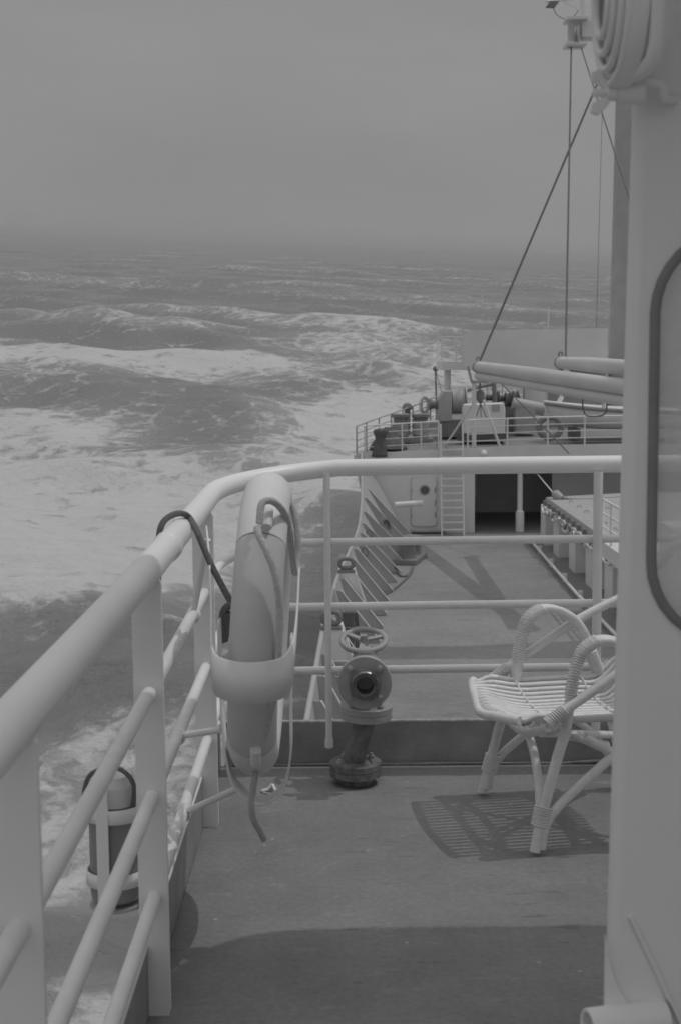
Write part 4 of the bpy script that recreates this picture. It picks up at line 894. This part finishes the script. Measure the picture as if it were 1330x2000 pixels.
# far lifebuoy on the bow rail
q = at(828, 791, 62.3)
t = thing('lifebuoy', 'far small lifebuoy hung on the curving bow rail', 'lifebuoy', (q.x, 62.3, q.z-.4))
dirn = Vector((.55, .83, 0)).normalized()
for a0, m_ in ((0, BUOYWHITE), (90, ORANGE), (180, BUOYWHITE), (270, ORANGE)):
    obj('section', MB().tube([q+(dirn*math.cos(R(a0+9*i))+Vector((0, 0, 1))*math.sin(R(a0+9*i)))*.32 for i in range(11)], .075, 10), m_, t)
# dark canvas
def hanging_cloth(u, v0, v1, y):
    mb = MB(); rows = []; a0 = at(u, v0, y); a1 = at(u, v1, y)
    for f, r_ in ((0, .05), (.02, .20), (.10, .25), (.24, .19), (.34, .155), (.50, .18), (.70, .215), (.90, .245), (1.0, .255)):
        c = a0.lerp(a1, f)
        rows.append([Vector((c.x+(.05*(1-f))+r_*(1+.10*math.sin(6*q+f*1.5))*math.cos(q), y+.16+r_*.75*(1+.10*math.sin(6*q+f*1.5))*math.sin(q), c.z)) for q in [2*math.pi*i/36 for i in range(37)]])
    return grid_mesh(rows[::-1])
q = at(741, 893, YF-.2)
o = obj('canvas_cover', hanging_cloth(741, 838, 893, YF-.42), mat('dark_canvas', .15, .95, .2, 5, .3, 20, .05), loc=(q.x, YF-.2, q.z), solid=.03); tag(o, 'dark canvas bundle hanging over the forecastle railing', 'canvas')
q = at(758, 843, 54.5)
o = obj('deck_tarpaulin', MB().lathe((q.x, 54.2, zf(q.x, 54.2)), (0, 0, 1), [(.75, 0), (.62, .22), (.38, .5), (.30, .62), (.16, .8)], 11, False), mat('dark_canvas', .15), loc=(q.x, 54.2, zf(q.x, 54.2))); tag(o, 'dark tarpaulin tied over gear behind the hanging canvas', 'tarpaulin')
# ventilator
q = at(795, 800, 59)
t = thing('vent_pipe', 'small dark vent pipe behind the forecastle bollards', 'vent', (q.x, 59, zf(q.x, 59)))
obj('stem', MB().tube([(q.x, 59, zf(q.x, 59)-.02), (q.x, 59, zf(q.x, 59)+1.05)], .13, 10), DARK, t); obj('head', MB().lathe((q.x, 59, zf(q.x, 59)+1.0), (0, 0, 1), [(.2, 0), (.22, .08), (.16, .22), (.05, .27)], 14), DARK, t)
q = at(944, 886, YF-.06)
t = thing('bulkhead_lamp', 'small round white lamp on the forecastle edge plate', 'lamp', (q.x, YF-.08, q.z))
obj('globe', MB().lathe((q.x, YF-.06, q.z), (0, -1, 0), [(.13, 0), (.13, .05), (.10, .13), (.04, .17)], 14), FARWHITE, t)

# work boat on chocks
YB = 54.8
t = thing('work_boat', 'pale open work boat stowed on chocks on the forecastle', 'boat', (10.5, YB, -1.9))
bx0 = at(1068, 800, YB).x; zbk = zf(10, YB); Ln = 5.4
secs = []
for i in range(15):
    f = i/14; hb2 = 1.0*(1-(1-min(f/.55, 1))**2.2)*(1-.25*max(0, f-.7)/.3); zs = zbk+1.08+.32*(1-f)**2.2-.05*f; zk = zbk+.28+.45*(1-f)**5
    sec = []
    for k in range(9):
        a = math.pi*k/8; sy = -math.cos(a); dep = math.sin(a)**.6
        sec.append(Vector((bx0+f*Ln+(1-f)**3*.2*dep, YB+.9+hb2*sy, zs-(zs-zk)*dep)))
    secs.append(sec)
hm = grid_mesh(secs)
obj('boat_hull', hm, PALE, t, solid=.03)
obj('gunwale', MB().tube([s_[0]+Vector((0, -.03, 0)) for s_ in secs], .045, 8), FARWHITE, t); obj('gunwale', MB().tube([s_[-1]+Vector((0, .03, 0)) for s_ in secs], .045, 8), FARWHITE, t)
obj('rubbing_strake', MB().tube([s_[0]+Vector((0, -.03, -.11)) for s_ in secs], .03, 6), DARK, t)
bd = MB(); bd.strip([s_[0]+Vector((0, .03, .0)) for s_ in secs], [s_[-1]+Vector((0, -.03, 0)) for s_ in secs]); obj('cover', bd, FARWHITE, t)
for f in (.22, .78): obj('chock', MB().box((bx0+Ln*f-.12, YB+.1, zbk-.03), (bx0+Ln*f+.12, YB+1.7, zbk+.36)), BLACK, t)
q = at(1094, 770, YB); obj('bow_post', MB().tube([(q.x, YB+.9, zbk+1.2), (q.x+.2, YB+.9, zbk+1.6)], .09, 8), FARWHITE, t)
q = at(1048, 835, 54); 
t = thing('fender_coil', 'dark round rope fender lying beside the work boat', 'fender', (q.x+.6, 54, zf(9, 54)))
obj('ring', MB().tube([Vector((q.x+.5+.42*math.cos(a), 54.0, zf(9, 54)+.52+.40*math.sin(a))) for a in [2*math.pi*i/20 for i in range(20)]], .12, 8, closed=True), DARK, t)

# ------------------------------------------------------------------ sea haze
hz = MB().box((-27500, -27500, -9), (27500, 27500, 40)); me = bpy.data.meshes.new('haze'); me.from_pydata(hz.v, [], hz.f)
hm_ = bpy.data.materials.new('sea_haze'); hm_.use_nodes = True; t_ = hm_.node_tree; t_.nodes.remove(t_.nodes['Principled BSDF'])
pv = t_.nodes.new('ShaderNodeVolumePrincipled'); pv.inputs['Color'].default_value = (.96, .96, .96, 1); pv.inputs['Density'].default_value = .00019; pv.inputs['Anisotropy'].default_value = .2
t_.links.new(pv.outputs[0], t_.nodes['Material Output'].inputs['Volume']); me.materials.append(hm_)
o = bpy.data.objects.new('haze', me); COL.objects.link(o); o.matrix_world = SEA_M
tag(o, 'thin grey sea haze lying over the water', 'haze', kind='stuff')
